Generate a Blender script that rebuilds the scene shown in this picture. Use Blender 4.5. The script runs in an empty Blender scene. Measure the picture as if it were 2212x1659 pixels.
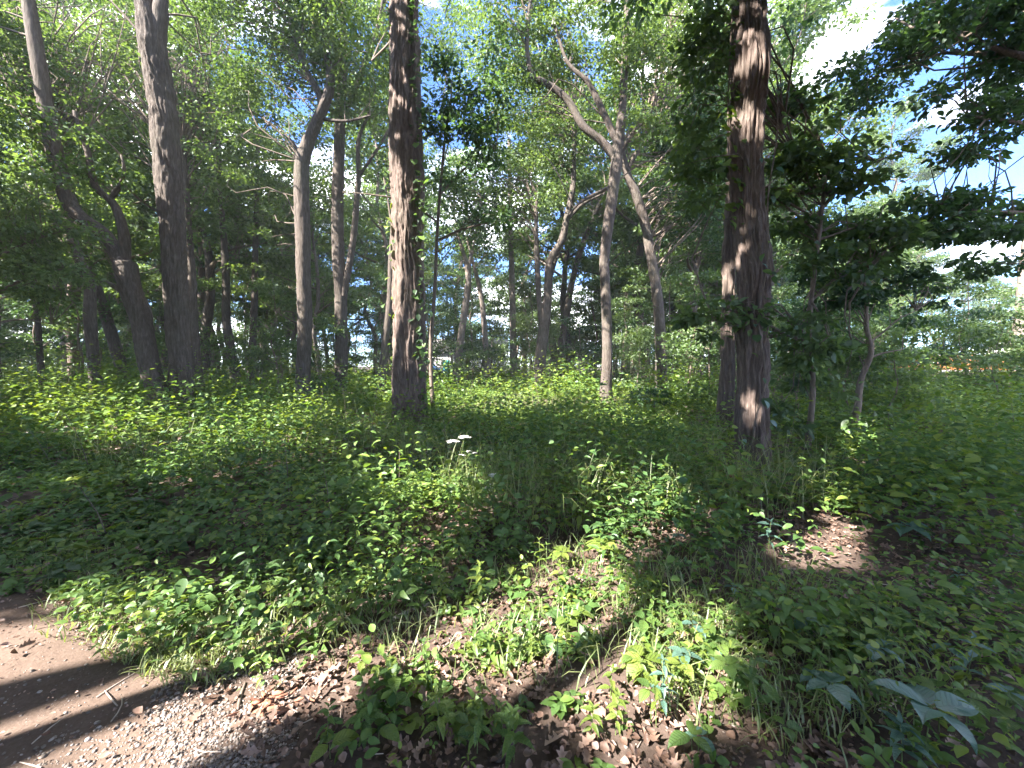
import bpy, math, random
import numpy as np
from mathutils import Vector

sc = bpy.context.scene
C = sc.collection
rng = np.random.default_rng(11)
random.seed(11)
R = math.radians

# ------------------------------------------------------------------ camera, sky, sun, exposure
CAM_H, PITCH, FPX, CX, CY = 1.6, R(3.0), 849.0, 1106.0, 829.5
cam = bpy.data.cameras.new('camera')
cam.sensor_width = 36.0
cam.lens = FPX / 2212.0 * 36.0
cam.clip_start, cam.clip_end = 0.05, 1500.0
camo = bpy.data.objects.new('camera', cam)
camo.location = (0, 0, CAM_H)
camo.rotation_euler = (R(90) - PITCH, 0, 0)
C.objects.link(camo)
sc.camera = camo

SUN_AZ, SUN_EL = R(237.0), R(42.0)          # azimuth clockwise from +Y
S = np.array([math.sin(SUN_AZ) * math.cos(SUN_EL), math.cos(SUN_AZ) * math.cos(SUN_EL), math.sin(SUN_EL)])
sun = bpy.data.lights.new('sun', 'SUN')
sun.energy, sun.angle, sun.color = 5.0, R(0.53), (1.0, 0.93, 0.84)
suno = bpy.data.objects.new('sun', sun)
suno.rotation_euler = Vector(S).to_track_quat('Z', 'Y').to_euler()
suno.location = (-20, -12, 25)
C.objects.link(suno)

world = bpy.data.worlds.new('World')
sc.world = world
world.use_nodes = True
wn, wl = world.node_tree.nodes, world.node_tree.links
wn.clear()
wo = wn.new('ShaderNodeOutputWorld')
bg = wn.new('ShaderNodeBackground')
bg.inputs['Strength'].default_value = 0.068
sky = wn.new('ShaderNodeTexSky')
sky.sky_type = 'NISHITA'
sky.sun_disc = False
sky.sun_elevation, sky.sun_rotation = SUN_EL, SUN_AZ
sky.air_density, sky.dust_density, sky.ozone_density = 1.0, 0.0, 4.0
tc = wn.new('ShaderNodeTexCoord')
cmap = wn.new('ShaderNodeMapping')
cmap.inputs['Scale'].default_value = (1.0, 1.0, 2.4)
cmap.inputs['Location'].default_value = (5.3, 3.1, 0.4)
cn = wn.new('ShaderNodeTexNoise')
cn.inputs['Scale'].default_value = 2.2
cn.inputs['Detail'].default_value = 7
cr = wn.new('ShaderNodeValToRGB')
cr.color_ramp.elements[0].position, cr.color_ramp.elements[1].position = 0.50, 0.62
cm = wn.new('ShaderNodeMix')
cm.data_type = 'RGBA'
cm.inputs['B'].default_value = (20.0, 20.4, 21.0, 1)
wl.new(tc.outputs['Generated'], cmap.inputs['Vector'])
wl.new(cmap.outputs['Vector'], cn.inputs['Vector'])
wl.new(cn.outputs['Fac'], cr.inputs['Fac'])
wl.new(cr.outputs['Color'], cm.inputs['Factor'])
st = wn.new('ShaderNodeMix')
st.data_type, st.blend_type = 'RGBA', 'MULTIPLY'
st.inputs['Factor'].default_value = 1.0
st.inputs['B'].default_value = (0.58, 0.76, 1.14, 1)
wl.new(sky.outputs['Color'], st.inputs['A'])
wl.new(st.outputs['Result'], cm.inputs['A'])
wl.new(cm.outputs['Result'], bg.inputs['Color'])
wl.new(bg.outputs['Background'], wo.inputs['Surface'])

sc.view_settings.view_transform = 'Standard'
sc.view_settings.look = 'None'
sc.view_settings.gamma = 1.0
sc.view_settings.use_curve_mapping = False
sc.view_settings.exposure = 3.05
sc.render.engine = 'CYCLES'
cy = sc.cycles
cy.max_bounces, cy.diffuse_bounces, cy.glossy_bounces = 6, 4, 1
cy.transmission_bounces, cy.transparent_max_bounces = 4, 4
cy.caustics_reflective = cy.caustics_refractive = False
cy.sample_clamp_indirect = 4.0
cy.use_adaptive_sampling = True
cy.adaptive_threshold = 0.015
cy.use_denoising = True

# ------------------------------------------------------------------ helpers
def ray(px, py):
    xc, yc = (px - CX) / FPX, (CY - py) / FPX
    return np.array([xc, math.cos(PITCH) + yc * math.sin(PITCH), -math.sin(PITCH) + yc * math.cos(PITCH)])

def at(px, py, Y):
    d = ray(px, py)
    return np.array([0, 0, CAM_H]) + d * (Y / d[1])

def on_ground(px, py):
    d = ray(px, py)
    return np.array([0, 0, CAM_H]) + d * (CAM_H / -d[2])

def w2m(w, Y):
    return w / FPX * Y

_tab = np.random.default_rng(5).random((256, 256))
def vnoise(u, v, pu=256):
    u = np.asarray(u, float); v = np.asarray(v, float)
    iu, iv = np.floor(u).astype(int), np.floor(v).astype(int)
    fu, fv = u - iu, v - iv
    fu, fv = fu * fu * (3 - 2 * fu), fv * fv * (3 - 2 * fv)
    a = _tab[iu % pu, iv % 256]; b = _tab[(iu + 1) % pu, iv % 256]
    c = _tab[iu % pu, (iv + 1) % 256]; d = _tab[(iu + 1) % pu, (iv + 1) % 256]
    return (a * (1 - fu) + b * fu) * (1 - fv) + (c * (1 - fu) + d * fu) * fv

def fbm(u, v, o=3):
    s, a, t = 0, 1.0, 0
    for i in range(o):
        s = s + a * vnoise(np.asarray(u) * 2 ** i + 17 * i, np.asarray(v) * 2 ** i + 31 * i); t += a; a *= .5
    return s / t

def smooth(a, b, x):
    t = np.clip((np.asarray(x, float) - a) / (b - a), 0, 1)
    return t * t * (3 - 2 * t)

def mesh(name, V, F, mat, tint=None, shade=False):
    V = np.asarray(V, np.float32)
    Fs = F if isinstance(F, list) else [F]
    Fs = [np.asarray(f, np.int32) for f in Fs if len(f)]
    me = bpy.data.meshes.new(name)
    me.vertices.add(len(V)); me.vertices.foreach_set('co', V.ravel())
    nl = sum(f.size for f in Fs); npoly = sum(len(f) for f in Fs)
    me.loops.add(nl); me.polygons.add(npoly)
    me.loops.foreach_set('vertex_index', np.concatenate([f.ravel() for f in Fs]))
    tot = np.concatenate([np.full(len(f), f.shape[1], np.int32) for f in Fs])
    st = np.concatenate([[0], np.cumsum(tot)[:-1]]).astype(np.int32)
    me.polygons.foreach_set('loop_start', st)
    me.polygons.foreach_set('loop_total', tot)
    if shade:
        me.polygons.foreach_set('use_smooth', np.ones(npoly, bool))
    if tint is not None:
        a = me.attributes.new('tint', 'FLOAT', 'POINT')
        a.data.foreach_set('value', np.asarray(tint, np.float32))
    me.update(calc_edges=True)
    me.materials.append(mat)
    return me

def obj(name, me, parent=None, loc=None, rot=None, scale=None, kind=None):
    o = bpy.data.objects.new(name, me)
    C.objects.link(o)
    if parent: o.parent = parent
    if loc is not None: o.location = loc
    if rot is not None: o.rotation_euler = rot
    if scale is not None: o.scale = scale if hasattr(scale, '__len__') else (scale,) * 3
    if kind: o['kind'] = kind
    return o

def tag(o, label, cat, group=None, kind=None):
    o['label'] = label; o['category'] = cat
    if group: o['group'] = group
    if kind: o['kind'] = kind
    return o

def thing(name, label, cat, loc=(0, 0, 0), group=None, rot=None, scale=None):
    return tag(obj(name, None, None, loc, rot, scale), label, cat, group)

class MB:
    """collects vertices and faces of several shapes for one mesh"""
    def __init__(s): s.V, s.F, s.T, s.n = [], {}, [], 0
    def add(s, V, F, tint=0.5):
        V = np.asarray(V, float)
        for f in (F if isinstance(F, list) else [F]):
            f = np.asarray(f)
            if len(f): s.F.setdefault(f.shape[1], []).append(f + s.n)
        s.V.append(V); s.n += len(V)
        s.T.append(np.broadcast_to(np.asarray(tint, float), (len(V),)))
    def build(s, name, mat, shade=False, origin=None):
        V = np.concatenate(s.V)
        if origin is not None: V = V - np.asarray(origin)
        return mesh(name, V, [np.concatenate(f) for f in s.F.values()], mat, np.concatenate(s.T), shade)

def unit(v):
    v = np.asarray(v, float)
    return v / np.maximum(np.linalg.norm(v, axis=-1, keepdims=True), 1e-9)

def curve(pts, rad, step):
    pts = np.asarray(pts, float); rad = np.asarray(rad, float)
    seg = np.linalg.norm(np.diff(pts, axis=0), axis=1)
    t = np.concatenate([[0], np.cumsum(seg)])
    n = max(2, int(t[-1] / step) + 1)
    s = np.linspace(0, t[-1], n)
    # Catmull-Rom through the points
    m = np.gradient(pts, t, axis=0) if len(t) > 2 else np.repeat((pts[1] - pts[0])[None] / max(t[-1], 1e-6), 2, 0)
    i = np.clip(np.searchsorted(t, s, 'right') - 1, 0, len(t) - 2)
    h = (t[i + 1] - t[i])[:, None]; u = ((s - t[i]) / (t[i + 1] - t[i]))[:, None]
    P = ((2 * u**3 - 3 * u**2 + 1) * pts[i] + (u**3 - 2 * u**2 + u) * h * m[i] + (-2 * u**3 + 3 * u**2) * pts[i + 1] + (u**3 - u**2) * h * m[i + 1])
    return P, np.interp(s, t, rad), s

def tube(pts, rad, nseg=8, step=.25, bark=0.0, flare=0.0, seed=0, cap=True, ridge=0.055, stretch=.34):
    P, r, s = curve(pts, rad, step)
    T = unit(np.gradient(P, axis=0))
    ref = np.array([0, 1.0, 0]) if abs(T[:, 1]).mean() < .8 else np.array([1.0, 0, 0])
    A = unit(np.cross(T, ref)); B = np.cross(A, T)
    th = np.linspace(0, 2 * math.pi, nseg, endpoint=False)
    rr = np.repeat(r[:, None], nseg, 1)
    if flare:
        z = s[:, None]
        lob = 1 + .35 * np.cos(th[None] * 5 + seed) + .25 * np.cos(th[None] * 3 + seed * 2.1)
        rr = rr * (1 + flare * lob * np.exp(-z / .28))
    if bark:
        per = max(6, int(2 * math.pi * r.max() / ridge))
        U = np.repeat((th / (2 * math.pi) * per)[None], len(s), 0); W = np.repeat(s[:, None], nseg, 1)
        bl = smooth(per * .78, per, U)                       # closes the noise round the trunk
        pf = lambda fu, w_, o, c: fbm(U * fu + c, w_, o) * (1 - bl) + fbm((U - per) * fu + c, w_, o) * bl
        U2 = U + 1.5 * (pf(.37, W * 1.5 + seed * 3, 3, seed) - .5) * 2
        k = 1 - np.abs(2 * vnoise(U2 + .0, W / stretch + seed * 5, per) - 1)
        k2 = 1 - np.abs(2 * vnoise(U2 * 2 + 9, W / (stretch * .5) + seed * 7, per * 2 if per * 2 < 256 else 256) - 1)
        k3 = pf(2.3, W * 9 + seed, 2, 0)
        fur = .35 - 1.35 * smooth(.45, .92, k)
        low = pf(.16, W * .6, 2, seed * 2) - .5
        rr = rr + bark * (fur * .9 + .75 * (.5 - smooth(.55, .95, k2)) + .9 * (k3 - .5)) + low * .16 * r[:, None]
    V = P[:, None] + rr[..., None] * (np.cos(th)[None, :, None] * A[:, None] + np.sin(th)[None, :, None] * B[:, None])
    n = len(s); i = np.arange(n - 1)[:, None] * nseg; j = np.arange(nseg)[None]; j2 = (j + 1) % nseg
    F = np.stack([i + j, i + j2, i + nseg + j2, i + nseg + j], -1).reshape(-1, 4)
    V = V.reshape(-1, 3)
    if cap:
        V = np.concatenate([V, P[-1:] + T[-1] * r[-1] * .6])
        a = (n - 1) * nseg
        cf = np.stack([a + np.arange(nseg), a + (np.arange(nseg) + 1) % nseg, np.full(nseg, n * nseg)], -1)
        return V, [F, cf]
    return V, [F]

# leaf templates: (u across, v along, w up) and triangles
def _tmpl(outline, mid):
    """half outline [(u,v,w)], mirrored about the midrib points [(0,v,w)]"""
    k, m = len(outline), len(mid)
    V = [(0, v, w) for v, w in mid] + [(-u, v, w) for u, v, w in outline] + [(u, v, w) for u, v, w in outline]
    F = []
    for side in (0, 1):
        o = m + side * k
        ring = list(range(o, o + k))
        i = j = 0
        while i < m - 1 or j < k - 1:
            if j == k - 1 or (i < m - 1 and mid[i + 1][0] <= outline[j + 1][1]):
                t = (i, i + 1, ring[j]); i += 1
            else:
                t = (i, ring[j + 1], ring[j]); j += 1
            F.append(t if side else t[::-1])
    return np.array(V, float), np.array(F)
L_SIMPLE = (np.array([(0, 0, 0), (-.5, .45, .09), (0, 1, -.08), (.5, .45, .09)], float), np.array([(0, 2, 1), (0, 3, 2)]))
L_MID = _tmpl([(.30, .14, .05), (.49, .40, .09), (.36, .70, .03)], [(0, 0), (.45, 0), (1, -.16)])
L_LANCE = _tmpl([(.26, .10, .05), (.46, .34, .09), (.28, .70, .0)], [(0, 0), (.5, .03), (1, -.22)])
L_FINE = _tmpl([(.22, .07, .03), (.42, .22, .08), (.50, .42, .10), (.42, .62, .07), (.24, .82, .0), (.09, .93, -.08)],
               [(0, 0), (.25, .02), (.5, .01), (.75, -.05), (1, -.2)])
L_ROUND = _tmpl([(.34, -.04, .04), (.52, .22, .10), (.54, .50, .10), (.40, .76, .03), (.18, .93, -.05)],
                [(0, 0), (.35, .02), (.7, -.02), (1, -.12)])
L_OAK = _tmpl([(.08, .08, .02), (.26, .22, .10), (.12, .32, .05), (.40, .46, .17), (.17, .57, .08), (.42, .74, .22), (.16, .80, .08), (.14, .93, .1)],
              [(0, 0), (.3, .04), (.6, .05), (1, .14)])
L_CURL = _tmpl([(.22, .12, .14), (.46, .40, .34), (.30, .75, .30)], [(0, .05), (.5, .0), (1, .25)])
L_PALM = _tmpl([(.20, .02, .03), (.42, .22, .06), (.50, .50, .09), (.34, .56, .05), (.44, .78, .03), (.26, .80, .02), (.12, .98, -.05)],
               [(0, 0), (.3, 0), (.7, -.03), (1, -.12)])

def leaves(tm, P, ax, nr, L, W):
    tv, tf = tm
    P = np.asarray(P, float); n = len(P)
    ax = unit(ax); nr = np.asarray(nr, float)
    nr = unit(nr - (nr * ax).sum(1, keepdims=True) * ax)
    sd = np.cross(ax, nr)
    L = np.broadcast_to(np.asarray(L, float), (n,)); W = np.broadcast_to(np.asarray(W, float), (n,))
    V = (P[:, None] + tv[None, :, 0, None] * (sd * W[:, None])[:, None] + tv[None, :, 1, None] * (ax * L[:, None])[:, None]
         + tv[None, :, 2, None] * (nr * L[:, None])[:, None])
    F = (tf[None] + (np.arange(n) * len(tv))[:, None, None]).reshape(-1, 3)
    return V.reshape(-1, 3), F

# ------------------------------------------------------------------ materials
def nodes(name):
    m = bpy.data.materials.new(name); m.use_nodes = True
    nt = m.node_tree; nt.nodes.clear()
    return m, nt.nodes, nt.links, nt.nodes.new('ShaderNodeOutputMaterial')

def ramp(n, stops):
    r = n.new('ShaderNodeValToRGB'); e = r.color_ramp.elements
    while len(e) < len(stops): e.new(.5)
    for x, (p, c) in zip(e, stops): x.position = p; x.color = (*c, 1)
    return r

def leaf_mat(name, dark, mid, light, trans, tmix=.42, gloss=.03, rough=.5, veins=False):
    m, n, l, out = nodes(name)
    a = n.new('ShaderNodeAttribute'); a.attribute_name = 'tint'
    oi = n.new('ShaderNodeObjectInfo')
    mx = n.new('ShaderNodeMath'); mx.operation = 'MULTIPLY_ADD'; mx.inputs[1].default_value = .30; 
    l.new(oi.outputs['Random'], mx.inputs[0])
    sub = n.new('ShaderNodeMath'); sub.operation = 'SUBTRACT'; sub.inputs[1].default_value = .15
    l.new(a.outputs['Fac'], sub.inputs[0]); l.new(sub.outputs[0], mx.inputs[2])
    nz = n.new('ShaderNodeTexNoise'); nz.inputs['Scale'].default_value = 55; nz.inputs['Detail'].default_value = 3
    tcn = n.new('ShaderNodeTexCoord'); l.new(tcn.outputs['Object'], nz.inputs['Vector'])
    ad = n.new('ShaderNodeMath'); ad.operation = 'MULTIPLY_ADD'; ad.inputs[1].default_value = .55
    sb = n.new('ShaderNodeMath'); sb.operation = 'SUBTRACT'; sb.inputs[1].default_value = .275
    l.new(mx.outputs[0], sb.inputs[0]); l.new(nz.outputs['Fac'], ad.inputs[0]); l.new(sb.outputs[0], ad.inputs[2])
    r = ramp(n, [(0, dark), (.5, mid), (1, light)])
    l.new(ad.outputs[0], r.inputs['Fac'])
    bump = None
    if veins:                                               # midrib and side veins in the leaf's own space
        def M(op, a, b=0.0, c=0.0):
            q = n.new('ShaderNodeMath'); q.operation = op
            for k, v in enumerate((a, b, c)):
                if hasattr(v, 'links'): l.new(v, q.inputs[k])
                else: q.inputs[k].default_value = v
            return q.outputs[0]
        sp = n.new('ShaderNodeSeparateXYZ'); l.new(tcn.outputs['Object'], sp.inputs[0])
        nz.inputs['Scale'].default_value = 7
        axx = M('ABSOLUTE', sp.outputs['X'])
        w = M('SINE', M('MULTIPLY', M('SUBTRACT', sp.outputs['Y'], M('MULTIPLY', axx, .75)), 52.0))
        side = M('POWER', M('MULTIPLY_ADD', w, .5, .5), 10.0)
        rib = M('SUBTRACT', 1.0, M('MINIMUM', M('MULTIPLY', axx, 60.0), 1.0))
        v = M('MAXIMUM', side, rib)
        l.new(M('ADD', ad.outputs[0], M('MULTIPLY', v, .34)), r.inputs['Fac'])
        bump = n.new('ShaderNodeBump'); bump.inputs['Strength'].default_value = .8; bump.inputs['Distance'].default_value = .012; bump.invert = True
        l.new(v, bump.inputs['Height'])
    d = n.new('ShaderNodeBsdfDiffuse'); l.new(r.outputs['Color'], d.inputs['Color'])
    tcol = n.new('ShaderNodeMix'); tcol.data_type = 'RGBA'; tcol.blend_type = 'MULTIPLY'; tcol.inputs['Factor'].default_value = 1
    l.new(r.outputs['Color'], tcol.inputs['A']); tcol.inputs['B'].default_value = (*trans, 1)
    t = n.new('ShaderNodeBsdfTranslucent'); l.new(tcol.outputs['Result'], t.inputs['Color'])
    ms = n.new('ShaderNodeMixShader'); ms.inputs['Fac'].default_value = tmix
    l.new(d.outputs[0], ms.inputs[1]); l.new(t.outputs[0], ms.inputs[2])
    if bump: l.new(bump.outputs[0], d.inputs['Normal'])
    g = n.new('ShaderNodeBsdfGlossy'); g.inputs['Roughness'].default_value = rough; g.inputs['Color'].default_value = (.9, .95, 1, 1)
    mg = n.new('ShaderNodeMixShader'); mg.inputs['Fac'].default_value = gloss
    l.new(ms.outputs[0], mg.inputs[1]); l.new(g.outputs[0], mg.inputs[2])
    l.new(mg.outputs[0], out.inputs['Surface'])
    return m

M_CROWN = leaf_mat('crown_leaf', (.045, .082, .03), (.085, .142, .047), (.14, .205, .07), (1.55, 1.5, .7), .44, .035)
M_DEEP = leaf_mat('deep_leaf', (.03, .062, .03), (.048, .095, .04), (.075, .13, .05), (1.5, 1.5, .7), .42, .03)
M_HERB = leaf_mat('herb_leaf', (.046, .10, .030), (.088, .165, .040), (.155, .24, .05), (1.5, 1.45, .7), .4, .03)
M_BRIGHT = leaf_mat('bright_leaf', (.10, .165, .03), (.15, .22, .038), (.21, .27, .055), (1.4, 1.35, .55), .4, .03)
M_BLUE = leaf_mat('blue_green_leaf', (.045, .11, .08), (.062, .135, .098), (.08, .165, .12), (1.2, 1.4, 1.0), .3, .07)
V_HERB = leaf_mat('veined_herb_leaf', (.046, .10, .030), (.088, .165, .040), (.155, .24, .05), (1.5, 1.45, .7), .4, .03, veins=True)
V_BRIGHT = leaf_mat('veined_bright_leaf', (.10, .165, .03), (.15, .22, .038), (.21, .27, .055), (1.4, 1.35, .55), .4, .03, veins=True)
V_BLUE = leaf_mat('veined_blue_green_leaf', (.06, .14, .105), (.085, .175, .13), (.11, .21, .155), (1.2, 1.4, 1.0), .3, .07, veins=True)
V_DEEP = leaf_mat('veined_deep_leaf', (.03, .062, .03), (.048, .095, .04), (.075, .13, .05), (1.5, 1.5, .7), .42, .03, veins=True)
M_GRASS = leaf_mat('grass_blade', (.07, .12, .035), (.13, .18, .055), (.24, .27, .12), (1.4, 1.4, .7), .4, .05)
M_DRY = leaf_mat('dry_leaf', (.09, .055, .04), (.20, .13, .10), (.38, .27, .225), (1.2, 1.0, .8), .12, .03)
M_PETAL = leaf_mat('white_petal', (.75, .73, .72), (.8, .78, .77), (.82, .8, .8), (1, 1, 1), .25, .02)

def bark_mat(name, c1, c2, c3, sx=14, sz=2.2, bump=.6, dist=.02, moss=0.0):
    m, n, l, out = nodes(name)
    tcn = n.new('ShaderNodeTexCoord')
    mp = n.new('ShaderNodeMapping'); mp.inputs['Scale'].default_value = (sx, sx, sz)
    l.new(tcn.outputs['Object'], mp.inputs['Vector'])
    a = n.new('ShaderNodeTexNoise'); a.inputs['Scale'].default_value = 1; a.inputs['Detail'].default_value = 8; a.inputs['Roughness'].default_value = .65
    l.new(mp.outputs[0], a.inputs['Vector'])
    b = n.new('ShaderNodeTexNoise'); b.inputs['Scale'].default_value = 1.1; b.inputs['Detail'].default_value = 4
    l.new(tcn.outputs['Object'], b.inputs['Vector'])
    r = ramp(n, [(.28, c1), (.52, c2), (.75, c3)])
    l.new(a.outputs['Fac'], r.inputs['Fac'])
    mm = n.new('ShaderNodeMix'); mm.data_type = 'RGBA'
    rb = ramp(n, [(.5, (0, 0, 0)), (.72, (1, 1, 1))]); l.new(b.outputs['Fac'], rb.inputs['Fac'])
    ml = n.new('ShaderNodeMath'); ml.operation = 'MULTIPLY'; ml.inputs[1].default_value = .25 + moss; l.new(rb.outputs['Color'], ml.inputs[0])
    l.new(ml.outputs[0], mm.inputs['Factor'])
    l.new(r.outputs['Color'], mm.inputs['A']); mm.inputs['B'].default_value = (.10, .11, .075, 1)
    p = n.new('ShaderNodeBsdfPrincipled'); p.inputs['Roughness'].default_value = .9; p.inputs['Specular IOR Level'].default_value = .15
    l.new(mm.outputs['Result'], p.inputs['Base Color'])
    bu = n.new('ShaderNodeBump'); bu.inputs['Strength'].default_value = bump; bu.inputs['Distance'].default_value = dist
    l.new(a.outputs['Fac'], bu.inputs['Height']); l.new(bu.outputs[0], p.inputs['Normal'])
    l.new(p.outputs[0], out.inputs['Surface'])
    return m
M_BARK = bark_mat('furrowed_bark', (.075, .057, .05), (.14, .108, .094), (.215, .17, .15), 30, 5, 1.0, .022)
M_GREY = bark_mat('grey_bark', (.05, .041, .036), (.095, .079, .069), (.16, .135, .12), 24, 4, 1.0, .025)
M_PALE = bark_mat('pale_bark', (.11, .09, .078), (.18, .15, .132), (.27, .23, .205), 14, 5, .7, .012)
M_TWIG = bark_mat('twig_bark', (.09, .075, .06), (.15, .12, .10), (.22, .18, .15), 30, 10, .2, .005)
M_ROT = bark_mat('rotten_wood', (.16, .07, .045), (.30, .15, .10), (.42, .25, .18), 40, 40, .9, .01)
M_DEAD = bark_mat('bleached_wood', (.32, .26, .22), (.45, .38, .33), (.55, .48, .43), 20, 20, .3, .005)

def green_stem_mat():
    m, n, l, out = nodes('green_stem')
    nz = n.new('ShaderNodeTexNoise'); nz.inputs['Scale'].default_value = 9
    r = ramp(n, [(.3, (.07, .12, .03)), (.7, (.16, .20, .07))]); l.new(nz.outputs['Fac'], r.inputs['Fac'])
    p = n.new('ShaderNodeBsdfPrincipled'); p.inputs['Roughness'].default_value = .6
    l.new(r.outputs['Color'], p.inputs['Base Color']); l.new(p.outputs[0], out.inputs['Surface'])
    return m
M_STEM = green_stem_mat()

def simple_mat(name, c1, c2, scale=6, rough=.6, bump=0.0, metal=0.0):
    m, n, l, out = nodes(name)
    t = n.new('ShaderNodeTexCoord')
    nz = n.new('ShaderNodeTexNoise'); nz.inputs['Scale'].default_value = scale; nz.inputs['Detail'].default_value = 6
    l.new(t.outputs['Object'], nz.inputs['Vector'])
    r = ramp(n, [(.35, c1), (.65, c2)]); l.new(nz.outputs['Fac'], r.inputs['Fac'])
    p = n.new('ShaderNodeBsdfPrincipled'); p.inputs['Roughness'].default_value = rough; p.inputs['Metallic'].default_value = metal
    l.new(r.outputs['Color'], p.inputs['Base Color'])
    if bump:
        b = n.new('ShaderNodeBump'); b.inputs['Strength'].default_value = bump; b.inputs['Distance'].default_value = .01
        l.new(nz.outputs['Fac'], b.inputs['Height']); l.new(b.outputs[0], p.inputs['Normal'])
    l.new(p.outputs[0], out.inputs['Surface'])
    return m

def pebble_mat():
    m, n, l, out = nodes('pebble_stone')
    a = n.new('ShaderNodeAttribute'); a.attribute_name = 'tint'
    r = ramp(n, [(0, (.08, .065, .055)), (.5, (.17, .14, .122)), (1, (.36, .32, .30))]); l.new(a.outputs['Fac'], r.inputs['Fac'])
    p = n.new('ShaderNodeBsdfPrincipled'); p.inputs['Roughness'].default_value = .8
    l.new(r.outputs['Color'], p.inputs['Base Color']); l.new(p.outputs[0], out.inputs['Surface'])
    return m
M_PEBBLE = pebble_mat()

def ground_mat():
    """tint: 0 dark forest soil, 1 trodden pale dirt of the path"""
    m, n, l, out = nodes('forest_soil')
    a = n.new('ShaderNodeAttribute'); a.attribute_name = 'tint'
    t = n.new('ShaderNodeTexCoord')
    n1 = n.new('ShaderNodeTexNoise'); n1.inputs['Scale'].default_value = 3.0; n1.inputs['Detail'].default_value = 9; n1.inputs['Roughness'].default_value = .7
    n2 = n.new('ShaderNodeTexNoise'); n2.inputs['Scale'].default_value = 45; n2.inputs['Detail'].default_value = 6; n2.inputs['Roughness'].default_value = .7
    for q in (n1, n2): l.new(t.outputs['Object'], q.inputs['Vector'])
    soil = ramp(n, [(.3, (.05, .037, .031)), (.55, (.10, .074, .062)), (.75, (.18, .135, .112))])
    dirt = ramp(n, [(.3, (.07, .05, .04)), (.5, (.118, .086, .07)), (.72, (.17, .13, .108))])
    mxn = n.new('ShaderNodeMath'); mxn.operation = 'MULTIPLY_ADD'; mxn.inputs[1].default_value = .5
    h = n.new('ShaderNodeMath'); h.operation = 'MULTIPLY'; h.inputs[1].default_value = .5; l.new(n1.outputs['Fac'], h.inputs[0])
    l.new(n2.outputs['Fac'], mxn.inputs[0]); l.new(h.outputs[0], mxn.inputs[2])
    for r in (soil, dirt): l.new(mxn.outputs[0], r.inputs['Fac'])
    mx = n.new('ShaderNodeMix'); mx.data_type = 'RGBA'
    l.new(a.outputs['Fac'], mx.inputs['Factor']); l.new(soil.outputs['Color'], mx.inputs['A']); l.new(dirt.outputs['Color'], mx.inputs['B'])
    p = n.new('ShaderNodeBsdfPrincipled'); p.inputs['Roughness'].default_value = .95; p.inputs['Specular IOR Level'].default_value = .1
    l.new(mx.outputs['Result'], p.inputs['Base Color'])
    b = n.new('ShaderNodeBump'); b.inputs['Strength'].default_value = .8; b.inputs['Distance'].default_value = .015
    l.new(mxn.outputs[0], b.inputs['Height']); l.new(b.outputs[0], p.inputs['Normal'])
    l.new(p.outputs[0], out.inputs['Surface'])
    return m

# ------------------------------------------------------------------ ground
PATH_EDGE = np.array([on_ground(*p)[:2] for p in [(-260, 1205), (0, 1235), (150, 1310), (250, 1420), (470, 1470), (560, 1600), (640, 1700), (760, 1900), (900, 2400)]])
PATH_EDGE = PATH_EDGE[np.argsort(PATH_EDGE[:, 1])]
def path_amt(x, y):
    """1 on the trodden path, 0 in the wood (signed by the x of the edge)"""
    e = np.interp(y, PATH_EDGE[:, 1], PATH_EDGE[:, 0])
    wob = .75 * (fbm(np.asarray(x) * 2.6 + 5, np.asarray(y) * 2.6, 4) - .5)
    return smooth(.22, -.22, x - e + wob) * smooth(5.5, 4.0, np.asarray(y))

def gz(x, y):
    x = np.asarray(x, float); y = np.asarray(y, float)
    near = smooth(40, 15, np.hypot(x, y))
    z = .16 * (fbm(x * .35 + 3, y * .35 + 9, 3) - .5) + .045 * (fbm(x * 2.2, y * 2.2, 3) - .5)
    return (z * near) * (1 - .75 * path_amt(x, y)) + 1.05 * smooth(17, 23, y) * smooth(12, 19, x - .25 * (y - 23))

def ax_grid(half, n, p):
    t = np.linspace(-1, 1, n)
    return np.sign(t) * (np.abs(t) ** p) * half
gx = ax_grid(190, 210, 3.1); gy = ax_grid(190, 210, 3.1) + 2.2
X, Y = np.meshgrid(gx, gy)
V = np.stack([X, Y, gz(X, Y)], -1).reshape(-1, 3)
nn = len(gx); i, j = np.meshgrid(np.arange(nn - 1), np.arange(nn - 1)); k = (j * nn + i).ravel()
F = np.stack([k, k + 1, k + nn + 1, k + nn], -1)
g = obj('ground', mesh('ground', V, F, ground_mat(), path_amt(V[:, 0], V[:, 1]), True), kind='structure')

# ------------------------------------------------------------------ thin haze added for a bluish veil over the depth
HAZE = 0.0009
hm = bpy.data.materials.new('haze_air'); hm.use_nodes = True; ht = hm.node_tree; ht.nodes.clear()
ho = ht.nodes.new('ShaderNodeOutputMaterial'); hv = ht.nodes.new('ShaderNodeVolumePrincipled')
hv.inputs['Color'].default_value = (.82, .90, 1.0, 1); hv.inputs['Density'].default_value = HAZE; hv.inputs['Anisotropy'].default_value = 0
ht.links.new(hv.outputs[0], ho.inputs['Volume'])
hx, hy0, hy1, z0, z1 = 200, -200, 205, -1.6, 31
hV = [(-hx, hy0, z0), (hx, hy0, z0), (hx, hy1, z0), (-hx, hy1, z0), (-hx, hy0, z1), (hx, hy0, z1), (hx, hy1, z1), (-hx, hy1, z1)]
obj('haze', mesh('haze', hV, np.array([(0, 3, 2, 1), (4, 5, 6, 7), (0, 1, 5, 4), (1, 2, 6, 5), (2, 3, 7, 6), (3, 0, 4, 7)]), hm), kind='stuff')

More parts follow.
